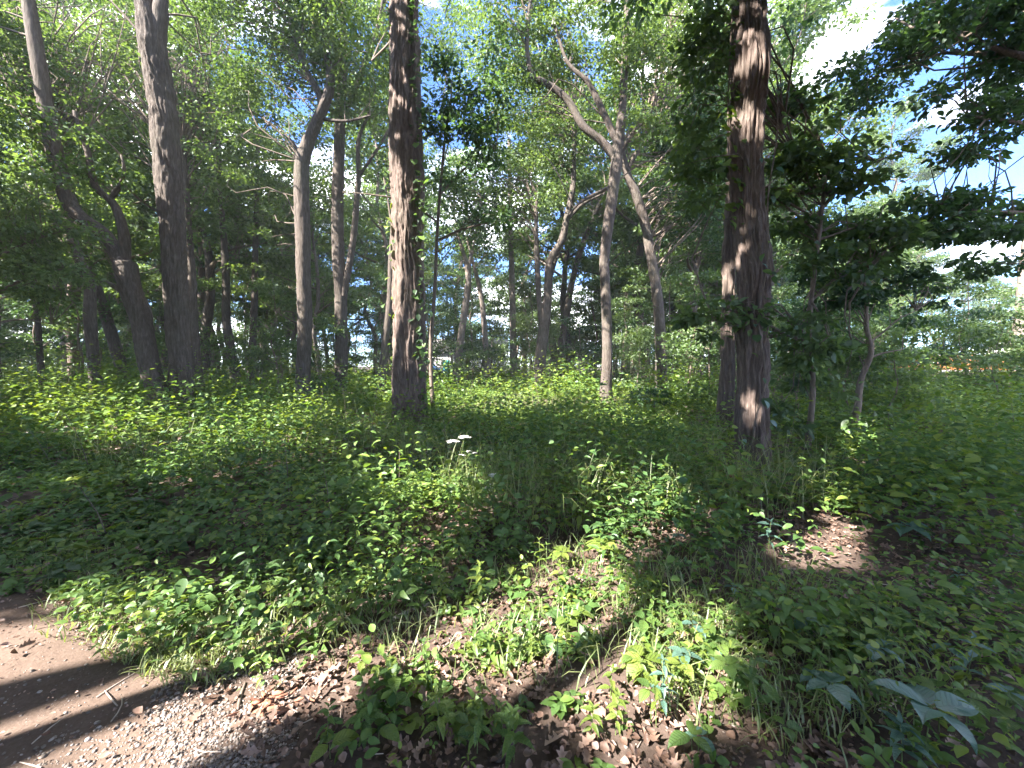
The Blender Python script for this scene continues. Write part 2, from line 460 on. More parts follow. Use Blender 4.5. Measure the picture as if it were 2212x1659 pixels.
# ------------------------------------------------------------------ sunny spots: shafts kept free of leaves
SHAFTS = []
def spot(px, py, r, Y=None):
    if Y is None:                                            # aim at the tops of the plants there
        d = ray(px, py); P = on_ground(px, py); hh = .05 + .28 * float(smooth(2.2, 4.5, P[1]))
        P = np.array([0, 0, CAM_H]) + d * ((CAM_H - hh) / -d[2])
    else: P = at(px, py, Y)
    SHAFTS.append((P, r * (1.35 if P[1] < 9 else 1.9) + .06 if Y is None else r))
for a in [(60, 1330, .30), (140, 1420, .30), (300, 1380, .34), (90, 1530, .26), (330, 1560, .22), (480, 1560, .20), (560, 1500, .18), (30, 1445, .26), (420, 1330, .2), (360, 1400, .22), (1250, 1320, .24), (1120, 1240, .16), (1000, 1330, .14), (230, 1640, .16),
          (1180, 1300, .30), (1080, 1370, .24), (1260, 1240, .22), (1180, 1390, .22), (1330, 1390, .18), (1000, 1430, .16), (900, 1400, .14), (1120, 1470, .16), (1400, 1420, .14),
          (1250, 1480, .2), (1450, 1470, .16), (1550, 1470, .14), (1350, 1330, .22), (1480, 1420, .15), (1600, 1330, .08), (1650, 1430, .07), (1220, 1170, .22), (1290, 1120, .20), (1730, 1160, .17), (1770, 1120, .15), (1790, 1060, .20), (1860, 960, .22), (1600, 1600, .09), (1610, 1640, .09), (1380, 1060, .35), (920, 1010, .45), (980, 1040, .3), (860, 1120, .2),
          (1380, 905, .6), (1180, 880, .9), (1030, 870, 1.0), (1280, 850, 1.2), (1100, 850, 1.5), (600, 960, .4), (470, 930, .5), (300, 930, .5), (200, 900, .5), (400, 990, .25), (700, 900, .5), (520, 1240, .1), (600, 1290, .13), (800, 1250, .15), (700, 1350, .12), (900, 1200, .12)]:
    spot(*a)
for px, py, r, Yd in [(1640, 860, .16, 5.9), (1645, 900, .14, 5.9), (1620, 260, .22, 5.9), (1625, 180, .18, 5.9), (990, 960, .3, 5.0), (1062, 1045, .2, 4.1), (1600, 420, .12, 5.9), (1640, 300, .18, 5.9), (1605, 980, .1, 5.9),
                      (870, 640, .35, 9.4), (870, 700, .32, 9.4), (872, 770, .3, 9.4), (870, 590, .25, 9.4), (875, 830, .18, 9.4),
                      (1308, 840, .4, 15), (1308, 700, .3, 15), (1310, 600, .25, 15), (1340, 180, .5, 15), (1285, 215, .4, 15), (1350, 70, .5, 15), (1410, 560, .4, 17), (1398, 500, .3, 17),
                      (655, 780, .25, 14), (655, 700, .2, 14), (732, 500, .3, 18), (985, 750, .5, 24), (1047, 720, .6, 25), (1108, 740, .6, 26), (205, 860, .3, 13), (160, 770, .4, 20), (250, 720, .4, 18), (370, 640, .25, 11), (385, 860, .2, 11)]:
    spot(px, py, r, Yd)
SP = np.array([s[0] for s in SHAFTS]); SR = np.array([s[1] for s in SHAFTS])
def lit_ok(P, margin=0.0):
    """True for the leaves that do not stand in a sun shaft"""
    P = np.asarray(P, float); keep = np.ones(len(P), bool)
    for p, r in zip(SP, SR):
        d = P - p; t = d @ S
        q = ((d - t[:, None] * S) ** 2).sum(1)
        keep &= ~((q < (r + margin) ** 2) & (t > .5))
    return keep

def shaft_free(x, y, H, rad):
    ax = np.stack([np.full(8, x), np.full(8, y), np.linspace(.15, 1, 8) * H], -1)
    for p, r in zip(SP, SR):
        d = ax - p; t = d @ S
        if ((((d - t[:, None] * S) ** 2).sum(1) < (r + rad) ** 2) & (t > 0)).any(): return False
    return True

# ------------------------------------------------------------------ trees
def clump_cloud(cent, rad, per, size, flat=.42, droop=.25, seed=0, rg=rng, aspect=.58):
    cent = np.asarray(cent, float); K = len(cent)
    n = np.maximum(3, (per * np.ones(K) * np.clip(np.asarray(rad) / np.mean(rad), .4, 2) ** 2).astype(int))
    idx = np.repeat(np.arange(K), n); N = len(idx)
    o = rg.normal(size=(N, 3)); o *= (rg.random(N) ** .45 / np.maximum(np.linalg.norm(o, axis=1), 1e-6))[:, None]
    o[:, 2] *= flat
    P = cent[idx] + o * np.asarray(rad)[idx][:, None]
    ax = o * [1, 1, .3] + rg.normal(size=(N, 3)) * .45; ax[:, 2] -= droop
    nr = np.array([0, 0, 1.0]) + rg.normal(size=(N, 3)) * .55
    L = size * rg.uniform(.65, 1.25, N)
    ct = rg.uniform(.25, .75, K)
    t = np.clip(ct[idx] + rg.normal(0, .16, N), 0, 1)
    return P, ax, nr, L, L * aspect * rg.uniform(.85, 1.15, N), t

def grow(skel, cents, mb, rg, r0=.03, sides=4, sag=.15):
    """twigs from the nearest lower skeleton point out to each clump"""
    skel = np.asarray(skel)
    for c in cents:
        d = np.linalg.norm(skel - c, axis=1) + np.where(skel[:, 2] > c[2] - .1, 2.0, 0)
        d = d * (1 + rg.random(len(d)) * .9) + rg.random(len(d)) * .5
        a = skel[np.argmin(d)]
        ln = np.linalg.norm(c - a)
        if ln < .15: continue
        m = a + (c - a) * .4 + rg.normal(size=3) * ln * .10 + [0, 0, ln * sag]; m2 = a + (c - a) * .72 + rg.normal(size=3) * ln * .09 + [0, 0, ln * sag * .6]; th = r0 * .75 * min(1.6, .35 + ln * .3)
        mb.add(*tube([a, m, m2, c], [th, th * .65, th * .4, .004], sides, max(.3, ln / 5), cap=False))

def hero(name, label, pts, Yd, mat=None, limbs=(), top=None, crown=None, seed=1, res=(28, .12), bark=.012, flare=.35, leafmat=None, base_drop=True, group=None,
         clumps=26, per=110, leaf=.14, crad=(.55, 1.0), spread=(3.2, 3.2, 3.2), extra=(), stretch=.34, ridge=.055, cull=True):
    """pts: (px, py, width px) from the ground up at depth Yd; top: extra world-space height the trunk climbs above the frame"""
    mat = mat or M_GREY; rg = np.random.default_rng(seed * 97 + 3)
    P = [at(x, y, Yd) for x, y, w in pts]; W = [w2m(w, Yd) / 2 for *_, w in pts]
    for q in range(1, len(P)): P[q] = P[q] + [0, rg.normal(0, .05), 0]
    b = P[0].copy(); d = unit(P[1] - P[0])
    zb = float(gz(b[0], b[1]))
    base = b + d * ((zb - .12 - b[2]) / max(d[2], .3))
    if b[2] > zb + .02: P.insert(0, base); W.insert(0, W[0] * 1.04)
    else: P[0] = base
    if top:
        d = unit(P[-1] - P[-2]); n0 = len(P); p0, w0 = P[-1], W[-1]
        for q in range(1, 5):
            P.append(p0 + (d * .5 + np.array([0, 0, .5])) * top * q / 4 + rg.normal(size=3) * [.15, .15, 0]); W.append(w0 * (1 - .8 * q / 4))
    o0 = np.array([P[0][0], P[0][1], zb])
    root = thing(name, label, 'tree', o0, group)
    mb = MB(); mb.add(*tube(P, W, res[0], res[1], bark, flare, seed, stretch=stretch, ridge=ridge))
    obj('trunk', mb.build('trunk', mat, True, o0), root)
    skel = [curve(P, W, .4)[0]]
    for lb in limbs:
        lp = [at(x, y, Yd + (q[0] if q else 0)) for x, y, w, *q in lb]; lw = [w2m(w, Yd) / 2 for x, y, w, *q in lb]
        m = MB(); m.add(*tube(lp, lw, 14, .14, bark * .6, 0, seed + 1))
        obj('limb', m.build('limb', mat, True, o0), root)
        skel.append(curve(lp, lw, .4)[0])
    cents, rads = [], []
    if crown is None:
        zt = P[-1][2]; axis = P[-1] + (np.array([-2.6, -1.5, 0]) if seed == 2 else 0)
        for q in range(clumps):
            f = rg.random() ** .8
            a = rg.uniform(0, 2 * math.pi); rr = spread[0] * rg.random() ** .5 * (1 - .45 * f)
            cents.append([axis[0] + math.cos(a) * rr, axis[1] + math.sin(a) * rr, zt - spread[2] * 2 * (1 - f) + .6]); rads.append(rg.uniform(*crad))
    else:
        for (x, y, rx, ry, dy, n, cr) in crown:
            for q in range(int(n * (1.5 if Yd > 10.7 else 1))):
                u = rg.normal(size=2); u = u / np.linalg.norm(u) * rg.random() ** .5
                cents.append(at(x + u[0] * rx, y + u[1] * ry, Yd + dy + rg.uniform(-1, 1) * cr * 1.6)); rads.append(cr * rg.uniform(.7, 1.2))
    if cents and cull:
        ok = lit_ok(cents, .25); cents = [c for c, q in zip(cents, ok) if q]; rads = [c for c, q in zip(rads, ok) if q]
    if cents:
        tw = MB(); sk = np.concatenate(skel); lo = sk[:, 2] > min(max(1.6, zb + 1.2), sk[:, 2].max() - .05); grow(sk[lo], cents, tw, rg, .028)
        if tw.n: obj('branches', tw.build('branches', M_TWIG, True, o0), root, kind='stuff')
        P_, ax, nr, L, Wd, t = clump_cloud(cents, rads, per, leaf, seed=seed, rg=rg)
        kp = P_[:, 2] > zb + .5
        if cull: kp &= lit_ok(P_, .02)
        V_, F_ = leaves(L_MID if leaf > .1 and Yd < 9 else L_SIMPLE, P_[kp], ax[kp], nr[kp], L[kp], Wd[kp])
        k = len((L_MID if leaf > .1 and Yd < 9 else L_SIMPLE)[0])
        obj('crown', mesh('crown', V_ - o0, F_, leafmat or M_CROWN, np.repeat(t[kp], k)), root, kind='stuff')
    return root

# the two nearest big trunks
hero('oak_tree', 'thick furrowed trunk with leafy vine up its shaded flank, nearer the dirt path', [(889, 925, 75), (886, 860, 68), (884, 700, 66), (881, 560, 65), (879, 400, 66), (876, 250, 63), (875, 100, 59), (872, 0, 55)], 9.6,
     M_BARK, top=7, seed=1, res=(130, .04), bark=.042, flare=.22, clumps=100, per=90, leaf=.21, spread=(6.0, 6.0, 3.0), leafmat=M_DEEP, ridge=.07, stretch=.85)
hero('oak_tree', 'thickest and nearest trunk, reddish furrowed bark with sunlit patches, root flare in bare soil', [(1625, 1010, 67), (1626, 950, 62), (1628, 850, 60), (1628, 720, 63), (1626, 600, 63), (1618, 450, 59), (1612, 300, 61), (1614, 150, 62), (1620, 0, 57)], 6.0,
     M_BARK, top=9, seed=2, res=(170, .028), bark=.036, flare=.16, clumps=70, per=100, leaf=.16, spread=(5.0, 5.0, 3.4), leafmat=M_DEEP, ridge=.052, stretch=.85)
hero('hickory_tree', 'tall shaggy grey trunk leaning left, forked near its top, beside the leaning forked tree', [(392, 905, 43), (388, 800, 40), (384, 700, 40), (374, 500, 43), (358, 320, 45), (340, 170, 46), (332, 90, 43), (315, 0, 34)], 11.0,
     M_GREY, limbs=[[(336, 110, 34), (345, 40, 28), (350, -40, 22), (360, -160, 14)]], top=6, seed=3, res=(90, .07), bark=.032, flare=.2, clumps=100, per=90, leaf=.21, spread=(6.0, 6.0, 3.2), stretch=.6, ridge=.08)
hero('cherry_tree', 'dark tree with curved trunk forked low into two leaning limbs, close beside shaggy grey trunk', [(352, 885, 42), (338, 840, 38), (318, 770, 38), (300, 690, 37), (280, 610, 38), (270, 570, 40)], 10.8,
     M_GREY, limbs=[[(272, 580, 34), (225, 510, 30), (160, 455, 29), (128, 370, 28), (108, 280, 26), (88, 160, 25), (68, 40, 23), (50, -80, 18), (20, -240, 9)],
                    [(270, 565, 22), (266, 500, 19), (245, 440, 16), (208, 405, 14), (190, 330, 11), (160, 240, 7)],
                    [(236, 435, 11), (262, 395, 8), (268, 365, 6), (262, 335, 4)],
                    [(290, 650, 12), (240, 615, 10), (170, 595, 9), (90, 560, 7), (20, 540, 4)]],
     crown=[(110, 60, 190, 120, .3, 22, .7), (60, 260, 120, 120, -.4, 14, .6), (250, 330, 120, 80, .5, 10, .55), (60, 500, 140, 60, -.6, 12, .5), (150, -160, 260, 120, 0, 24, .8)],
     seed=4, res=(60, .05), bark=.012, flare=.15, per=130, leaf=.12)
hero('slender_tree', 'slim straight grey trunk with sunlit foot standing alone at the left among low plants', [(212, 885, 24), (206, 820, 22), (200, 750, 21), (194, 680, 21), (188, 610, 19), (172, 550, 17), (150, 480, 15), (120, 380, 13), (85, 250, 10)], 13, M_GREY,
     crown=[(100, 330, 150, 140, .4, 18, .7), (40, 180, 120, 150, 1, 16, .8), (180, 60, 220, 160, 2, 40, .75), (20, 60, 120, 140, 2, 22, .75)], seed=5, res=(28, .1), bark=.008, per=110, leaf=.14)
hero('slender_tree', 'straight brown trunk with one bright sunlit spot low down, behind slim grey trunk', [(160, 825, 21), (160, 760, 20), (160, 690, 20), (161, 620, 20), (158, 540, 18), (150, 430, 15), (140, 280, 12)], 19, M_BARK,
     crown=[(150, 420, 120, 130, .5, 18, 1.0), (120, 200, 150, 140, 0, 20, 1.1)], seed=6, res=(24, .15), bark=.012, per=110, leaf=.18)
hero('leaning_tree', 'leaning brown trunk tilted left, behind forked dark tree, sunlit along its edge', [(275, 835, 23), (258, 780, 21), (238, 710, 20), (215, 640, 18), (190, 575, 16), (160, 500, 13)], 17, M_GREY,
     crown=[(170, 480, 140, 90, 0, 16, .8), (120, 380, 140, 90, 1, 14, .8)], seed=7, res=(24, .15), bark=.01, per=110, leaf=.16)
hero('maple_tree', 'grey trunk with burl at mid height, forked high up, left of the vine covered oak', [(652, 872, 32), (655, 800, 28), (658, 700, 28), (657, 600, 28), (654, 500, 30), (651, 400, 30), (652, 345, 29), (672, 285, 22), (700, 235, 20), (712, 190, 18), (706, 110, 13), (700, 10, 10), (690, -100, 7)], 13.5, M_GREY,
     limbs=[[(700, 238, 15), (688, 200, 14), (660, 150, 12), (640, 90, 10), (620, 0, 7)], [(690, 255, 8), (740, 262, 6), (800, 250, 4)], [(654, 350, 12), (640, 320, 9), (625, 300, 6)]],
     crown=[(640, 180, 130, 150, .3, 30, .65), (560, 330, 110, 110, .8, 20, .6), (760, 120, 90, 130, .3, 16, .6), (640, -60, 200, 100, 0, 20, .8), (590, 60, 220, 140, 1.2, 30, .7), (600, 480, 60, 60, 1, 8, .5), (675, 250, 60, 60, -.4, 10, .5), (690, 400, 50, 80, -.3, 8, .5)], seed=8, res=(40, .08), bark=.012, flare=.3, per=130, leaf=.13)
hero('maple_tree', 'tall straight trunk with a second stem rising from its right side, behind burl trunk', [(735, 845, 27), (736, 760, 25), (735, 650, 25), (730, 550, 25), (729, 450, 24), (731, 350, 22), (735, 250, 20), (740, 150, 16), (742, 60, 13), (745, -60, 9)], 17, M_GREY,
     limbs=[[(742, 640, 15), (755, 570, 13), (765, 500, 13), (770, 440, 12), (775, 380, 10), (775, 300, 8), (800, 240, 5)], [(735, 260, 12), (765, 200, 12), (790, 130, 10), (815, 60, 7), (830, -20, 5)], [(776, 380, 7), (810, 330, 6), (835, 290, 4)], [(738, 170, 8), (700, 120, 6), (680, 60, 4)]],
     crown=[(760, 120, 120, 140, .5, 30, .8), (800, 300, 80, 90, .6, 12, .6), (700, 40, 120, 100, 0, 18, .8), (820, 30, 190, 130, 2, 32, .8), (900, 200, 110, 150, 2.5, 20, .7), (690, 420, 60, 60, 1, 6, .6)], seed=9, res=(30, .12), bark=.012, per=110, leaf=.15)
hero('leaning_tree', 'thin trunk tilted right with a light spot, just left of the vine covered oak', [(820, 860, 20), (828, 790, 17), (834, 720, 15), (841, 640, 14), (846, 560, 11), (850, 450, 8)], 14, M_GREY,
     crown=[(840, 420, 90, 120, .6, 14, .6)], seed=10, res=(20, .15), bark=.006, per=100, leaf=.14)
hero('slender_tree', 'pale slim trunk with a bend, sunlit, leftmost of the pale trunks beyond the clearing', [(984, 825, 17), (992, 760, 16), (1000, 700, 15), (1008, 640, 14), (1012, 600, 12), (1002, 550, 9), (985, 500, 7)], 23, M_PALE,
     limbs=[[(1010, 610, 8), (1016, 560, 7), (1030, 500, 5), (1040, 430, 4)]], crown=[(1000, 420, 90, 110, 0, 20, 1.0)], seed=11, res=(20, .2), bark=.006, per=110, leaf=.2, leafmat=M_DEEP)
hero('slender_tree', 'pale slim trunk curving left, brightest of the pale trunks beyond the clearing', [(1054, 828, 16), (1050, 770, 13), (1047, 720, 12), (1042, 660, 10), (1033, 610, 9), (1020, 560, 7), (1010, 520, 6)], 24, M_PALE,
     crown=[(1060, 480, 90, 80, 1, 18, 1.0)], seed=12, res=(20, .2), bark=.005, per=110, leaf=.2)
hero('slender_tree', 'pale trunk dappled with light, straight, third of the pale trunks beyond the clearing', [(1110, 828, 18), (1109, 770, 16), (1108, 700, 14), (1106, 620, 13), (1104, 540, 11), (1102, 440, 9), (1100, 300, 7)], 25, M_PALE,
     crown=[(1100, 400, 90, 130, 0, 24, 1.1)], seed=13, res=(20, .2), bark=.006, per=110, leaf=.2)
hero('oak_tree', 'dark crooked trunk zigzagging upward beyond the clearing, between pale trunks and slanted dark one', [(1163, 835, 25), (1168, 770, 24), (1176, 700, 23), (1184, 630, 18), (1190, 560, 16), (1215, 515, 15), (1224, 470, 13), (1236, 415, 12), (1240, 330, 9), (1245, 230, 7)], 21, M_GREY,
     limbs=[[(1172, 720, 12), (1164, 640, 12), (1160, 560, 12), (1158, 500, 9), (1160, 420, 7)], [(1220, 480, 9), (1260, 440, 8), (1300, 420, 5)]], crown=[(1180, 330, 120, 130, .4, 30, 1.0), (1240, 200, 120, 120, 0, 24, 1.0), (1060, 180, 140, 170, 1, 34, .9), (1040, 420, 90, 90, 1, 14, .8)], seed=14, res=(24, .15), bark=.014, per=120, leaf=.17)
hero('slender_tree', 'dark trunk slanting right beyond the clearing, left of bleached dead sapling', [(1203, 822, 17), (1212, 750, 16), (1222, 690, 15), (1236, 610, 13), (1258, 530, 11), (1282, 470, 9), (1308, 410, 7)], 26, M_GREY,
     crown=[(1300, 420, 110, 90, 1, 20, 1.0)], seed=15, res=(20, .2), bark=.008, per=110, leaf=.2)
hero('maple_tree', 'grey dappled trunk with flared sunlit foot in the clearing, wide crooked limbs overhead', [(1306, 872, 34), (1309, 835, 25), (1310, 780, 22), (1310, 700, 21), (1307, 620, 20), (1306, 560, 20), (1312, 500, 22), (1321, 430, 23), (1328, 370, 24), (1335, 320, 24), (1343, 240, 17), (1349, 150, 14), (1353, 50, 12), (1356, -60, 9)], 14.5, M_GREY,
     limbs=[[(1332, 345, 19), (1300, 305, 17), (1262, 275, 16), (1225, 215, 15), (1180, 180, 13), (1152, 165, 12), (1140, 120, 9), (1140, 50, 8), (1150, -30, 6)],
            [(1336, 315, 15), (1312, 262, 14), (1290, 215, 13), (1272, 180, 10), (1230, 140, 7), (1200, 60, 5)],
            [(1338, 330, 12), (1370, 285, 10), (1400, 250, 8), (1440, 210, 5)], [(1325, 400, 9), (1285, 420, 8), (1250, 440, 6), (1225, 470, 4)], [(1349, 150, 7), (1400, 110, 5), (1450, 60, 4)]],
     crown=[(1230, 90, 150, 110, .4, 34, .65), (1400, 120, 110, 130, .2, 28, .6), (1140, 230, 90, 90, .4, 12, .6), (1430, 270, 70, 60, .3, 10, .5), (1300, -40, 260, 120, 0, 30, .8), (1180, 60, 180, 140, 1.5, 26, .7)], seed=16, res=(44, .07), bark=.009, flare=.45, per=130, leaf=.13)
hero('oak_tree', 'dark trunk curving left behind the flared dappled tree, crown crossing its limbs', [(1428, 835, 27), (1427, 760, 24), (1423, 680, 22), (1416, 610, 21), (1408, 560, 20), (1396, 490, 19), (1374, 425, 18), (1352, 370, 15), (1340, 310, 11)], 16.5, M_GREY,
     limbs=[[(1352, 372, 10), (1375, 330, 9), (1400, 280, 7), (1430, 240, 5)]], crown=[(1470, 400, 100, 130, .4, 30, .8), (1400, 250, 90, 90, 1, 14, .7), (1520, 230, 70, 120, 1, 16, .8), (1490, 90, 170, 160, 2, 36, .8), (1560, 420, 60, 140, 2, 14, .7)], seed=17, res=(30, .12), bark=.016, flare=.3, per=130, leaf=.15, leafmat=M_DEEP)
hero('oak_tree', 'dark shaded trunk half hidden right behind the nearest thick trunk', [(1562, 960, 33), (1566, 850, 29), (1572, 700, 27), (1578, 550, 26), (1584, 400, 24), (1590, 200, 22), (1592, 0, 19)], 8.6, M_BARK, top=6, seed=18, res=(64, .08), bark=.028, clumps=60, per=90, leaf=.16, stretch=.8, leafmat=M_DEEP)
hero('slender_tree', 'dark trunk leaning left in deep shade, one of a close pair left of burl trunk', [(512, 835, 20), (502, 770, 18), (494, 700, 17), (488, 620, 15), (486, 540, 13), (478, 440, 10), (470, 300, 8)], 20, M_GREY, crown=[(480, 380, 90, 130, 0, 22, .9)], seed=19, res=(20, .2), bark=.008, per=100, leaf=.17)
hero('slender_tree', 'straight dark trunk with bright spot at mid height, right one of a close pair', [(540, 832, 15), (545, 770, 14), (549, 700, 14), (552, 620, 13), (553, 540, 11), (555, 430, 9), (558, 300, 7)], 21, M_GREY, crown=[(560, 400, 80, 130, 0, 20, .9)], seed=20, res=(20, .2), bark=.008, per=100, leaf=.17)
hero('slender_tree', 'dark trunk in shade just right of the shaggy grey trunk', [(432, 840, 20), (426, 780, 18), (420, 700, 17), (416, 600, 15), (410, 470, 12), (400, 300, 9)], 16, M_GREY, crown=[(420, 420, 80, 110, .5, 18, .7), (440, 240, 100, 110, .5, 20, .8), (440, 80, 220, 150, 2, 44, .8), (250, 120, 160, 170, 2, 34, .8)], seed=21, res=(20, .2), bark=.008, per=110, leaf=.15)
hero('slender_tree', 'thin trunk at far left edge with a pale sunlit spot near its foot', [(95, 850, 13), (88, 800, 12), (82, 740, 10), (78, 660, 9), (70, 560, 7), (60, 430, 5)], 15, M_GREY, crown=[(50, 520, 90, 110, 0, 16, .7)], seed=22, res=(18, .2), bark=.005, per=100, leaf=.14)
hero('slender_tree', 'pale trunk at right edge beside the white van in the clearing', [(2206, 830, 26), (2205, 760, 22), (2208, 690, 20), (2214, 600, 18), (2220, 480, 15)], 17, M_PALE, crown=[(2260, 480, 90, 120, 1, 10, .8)], seed=23, res=(20, .15), bark=.008, per=90, leaf=.15)
hero('young_tree', 'thin dark sapling trunk with arching twigs, standing in herbs right of the nearest trunk', [(1852, 885, 14), (1860, 820, 11), (1868, 760, 10), (1874, 710, 9), (1870, 640, 7), (1862, 570, 5)], 7.4, M_TWIG,
     limbs=[[(1872, 745, 5), (1905, 720, 4), (1940, 690, 3), (1980, 670, 2)], [(1866, 780, 5), (1900, 765, 4), (1950, 755, 2)], [(1872, 700, 4), (1845, 650, 3), (1830, 600, 2)]],
     crown=[(1860, 560, 130, 110, 0, 26, .30), (1960, 640, 90, 60, .4, 12, .28), (1780, 640, 80, 90, .2, 14, .28)], seed=24, res=(12, .1), bark=.003, per=60, leaf=.11, leafmat=M_DEEP)

# understory on the right: broad dark leaves near the thick trunk, boughs overhead
hero('understory_tree', 'broad leaved young tree in shade spreading over the herbs right of the nearest trunk', [(1745, 960, 13), (1752, 840, 11), (1748, 700, 10), (1760, 560, 9), (1775, 430, 8), (1790, 330, 6)], 6.4, M_TWIG,
     limbs=[[(1760, 470, 7), (1820, 400, 5), (1890, 350, 4), (1950, 330, 2)], [(1770, 420, 6), (1720, 340, 5), (1690, 280, 3)], [(1752, 650, 6), (1810, 600, 5), (1880, 580, 2)], [(1750, 740, 6), (1690, 720, 5), (1560, 690, 3), (1490, 700, 2)], [(1762, 520, 5), (1820, 500, 4), (1900, 470, 2)]],
     crown=[(1510, 330, 60, 110, .2, 18, .28), (1525, 110, 65, 100, 0, 18, .3), (1820, 350, 130, 60, 0, 28, .30), (1730, 250, 70, 70, .2, 12, .3), (1800, 560, 110, 80, 0, 18, .30), (1760, 740, 100, 80, -.1, 16, .3), (1560, 700, 90, 60, -.4, 12, .26), (1920, 480, 80, 50, .3, 12, .3), (1780, 880, 110, 60, 0, 14, .28), (1700, 480, 60, 80, 0.4, 12, .3)],
     seed=25, res=(12, .1), bark=.003, per=46, leaf=.13, leafmat=M_CROWN)
hero('overhanging_tree', 'backlit boughs reaching in at upper right corner against the bright sky', [(2600, 1060, 80), (2590, 800, 74), (2560, 500, 66), (2540, 200, 60), (2530, -100, 50)], 6.8, M_BARK,
     limbs=[[(2545, 260, 30), (2380, 180, 20), (2200, 120, 12), (2060, 80, 7), (1970, 60, 3)], [(2550, 380, 26), (2380, 330, 18), (2220, 270, 10), (2090, 250, 5)], [(2380, 200, 12), (2240, 60, 9), (2130, -20, 6)], [(2555, 480, 20), (2380, 470, 12), (2200, 460, 7), (2030, 450, 3)]],
     crown=[(2150, 40, 130, 50, 0, 26, .36), (2160, 250, 100, 40, .1, 17, .30), (2010, 210, 60, 40, .2, 6, .26), (2110, 330, 90, 25, 0, 9, .28), (2100, 470, 130, 45, .2, 30, .36), (1990, 440, 40, 25, 0, 4, .26), (2150, 560, 80, 30, .6, 8, .30), (1990, 70, 100, 50, 1.5, 18, .42), (1880, 160, 70, 60, 2, 12, .42), (2180, 150, 60, 40, .8, 12, .4)],
     seed=26, res=(30, .2), bark=.015, per=75, leaf=.115, leafmat=M_DEEP)
# side branches of the left thick trunk
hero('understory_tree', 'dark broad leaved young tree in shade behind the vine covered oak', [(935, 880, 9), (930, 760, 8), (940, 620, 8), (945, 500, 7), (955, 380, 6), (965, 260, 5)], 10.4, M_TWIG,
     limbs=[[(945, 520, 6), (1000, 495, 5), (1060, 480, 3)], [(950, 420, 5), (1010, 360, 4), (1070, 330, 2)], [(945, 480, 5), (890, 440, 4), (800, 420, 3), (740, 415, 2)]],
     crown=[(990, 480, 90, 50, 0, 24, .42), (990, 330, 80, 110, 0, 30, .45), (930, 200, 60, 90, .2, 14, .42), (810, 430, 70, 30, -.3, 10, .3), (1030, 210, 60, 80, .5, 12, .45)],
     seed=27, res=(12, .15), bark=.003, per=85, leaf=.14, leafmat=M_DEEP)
hero('understory_tree', 'layered leafy young tree with flat sprays at far left under the forked tree', [(-30, 940, 12), (-28, 800, 10), (-20, 650, 9), (-15, 520, 7)], 9.0, M_TWIG,
     limbs=[[(-20, 640, 7), (60, 600, 5), (140, 580, 3)], [(-22, 700, 6), (50, 690, 4), (110, 700, 2)], [(-18, 560, 6), (70, 520, 4), (130, 500, 2)]],
     crown=[(60, 600, 130, 50, 0, 26, .42), (50, 690, 110, 50, .2, 18, .36), (70, 500, 140, 50, 0, 22, .4), (20, 770, 80, 40, 0, 10, .3), (40, 400, 110, 50, .2, 14, .4)], seed=28, res=(12, .2), bark=.003, per=85, leaf=.10)

# ------------------------------------------------------------------ background trees (shared meshes)
def tree_variant(seed, H, first, spread, nclump, per, leaf, crad, r0, mat, leafmat):
    rg = np.random.default_rng(seed)
    P = [np.array([0, 0, -.15])]; a = rg.uniform(0, 6.28); lean = rg.uniform(0, .07)
    for q in range(1, 9):
        P.append(np.array([math.cos(a) * lean * H * q / 8, math.sin(a) * lean * H * q / 8, H * .93 * q / 8]) + rg.normal(size=3) * [.014 * H, .014 * H, 0] * (q > 1))
    W = [r0 * (1 - .9 * (q / 8) ** 1.1) for q in range(9)]
    mb = MB(); mb.add(*tube(P, W, 12, .4, r0 * .07, .25, seed))
    sk = [curve(P, W, .5)[0]]; sk[0] = sk[0][sk[0][:, 2] > first * .8]
    br = MB(); cents = []; rads = []
    nl = max(4, nclump // 5)
    for q in range(nl):
        f = (q + rg.random() * .8) / nl; z = first + (H * .92 - first) * f
        b = sk[0][np.argmin(abs(sk[0][:, 2] - z))]
        an = q * 2.4 + rg.uniform(-.4, .4); ln = spread * (1 - .55 * f) * rg.uniform(.6, 1.1)
        e = b + np.array([math.cos(an) * ln, math.sin(an) * ln, ln * rg.uniform(.15, .75)])
        m = (b + e) / 2 + rg.normal(size=3) * ln * .1
        rr = r0 * .42 * (1 - .6 * f)
        br.add(*tube([b, m, e], [rr, rr * .6, rr * .2], 6, .5, cap=False))
        c = curve([b, m, e], [1, 1, 1], .4)[0]; sk.append(c[len(c) // 3:])
        for w in range(max(1, nclump // nl)):
            t = rg.uniform(.35, 1.1)
            cents.append(b + (e - b) * t + rg.normal(size=3) * [.22, .22, .15] * ln); rads.append(rg.uniform(*crad))
    grow(np.concatenate(sk), cents, br, rg, .03 if H > 9 else .012, 3)
    P_, ax, nr, L, Wd, t = clump_cloud(cents, rads, per, leaf, rg=rg, flat=.34)
    V_, F_ = leaves(L_SIMPLE, P_, ax, nr, L, Wd)
    return mb.build('trunk', mat, True), br.build('branches', M_TWIG, True), mesh('crown', V_, F_, leafmat, np.repeat(t, 4))

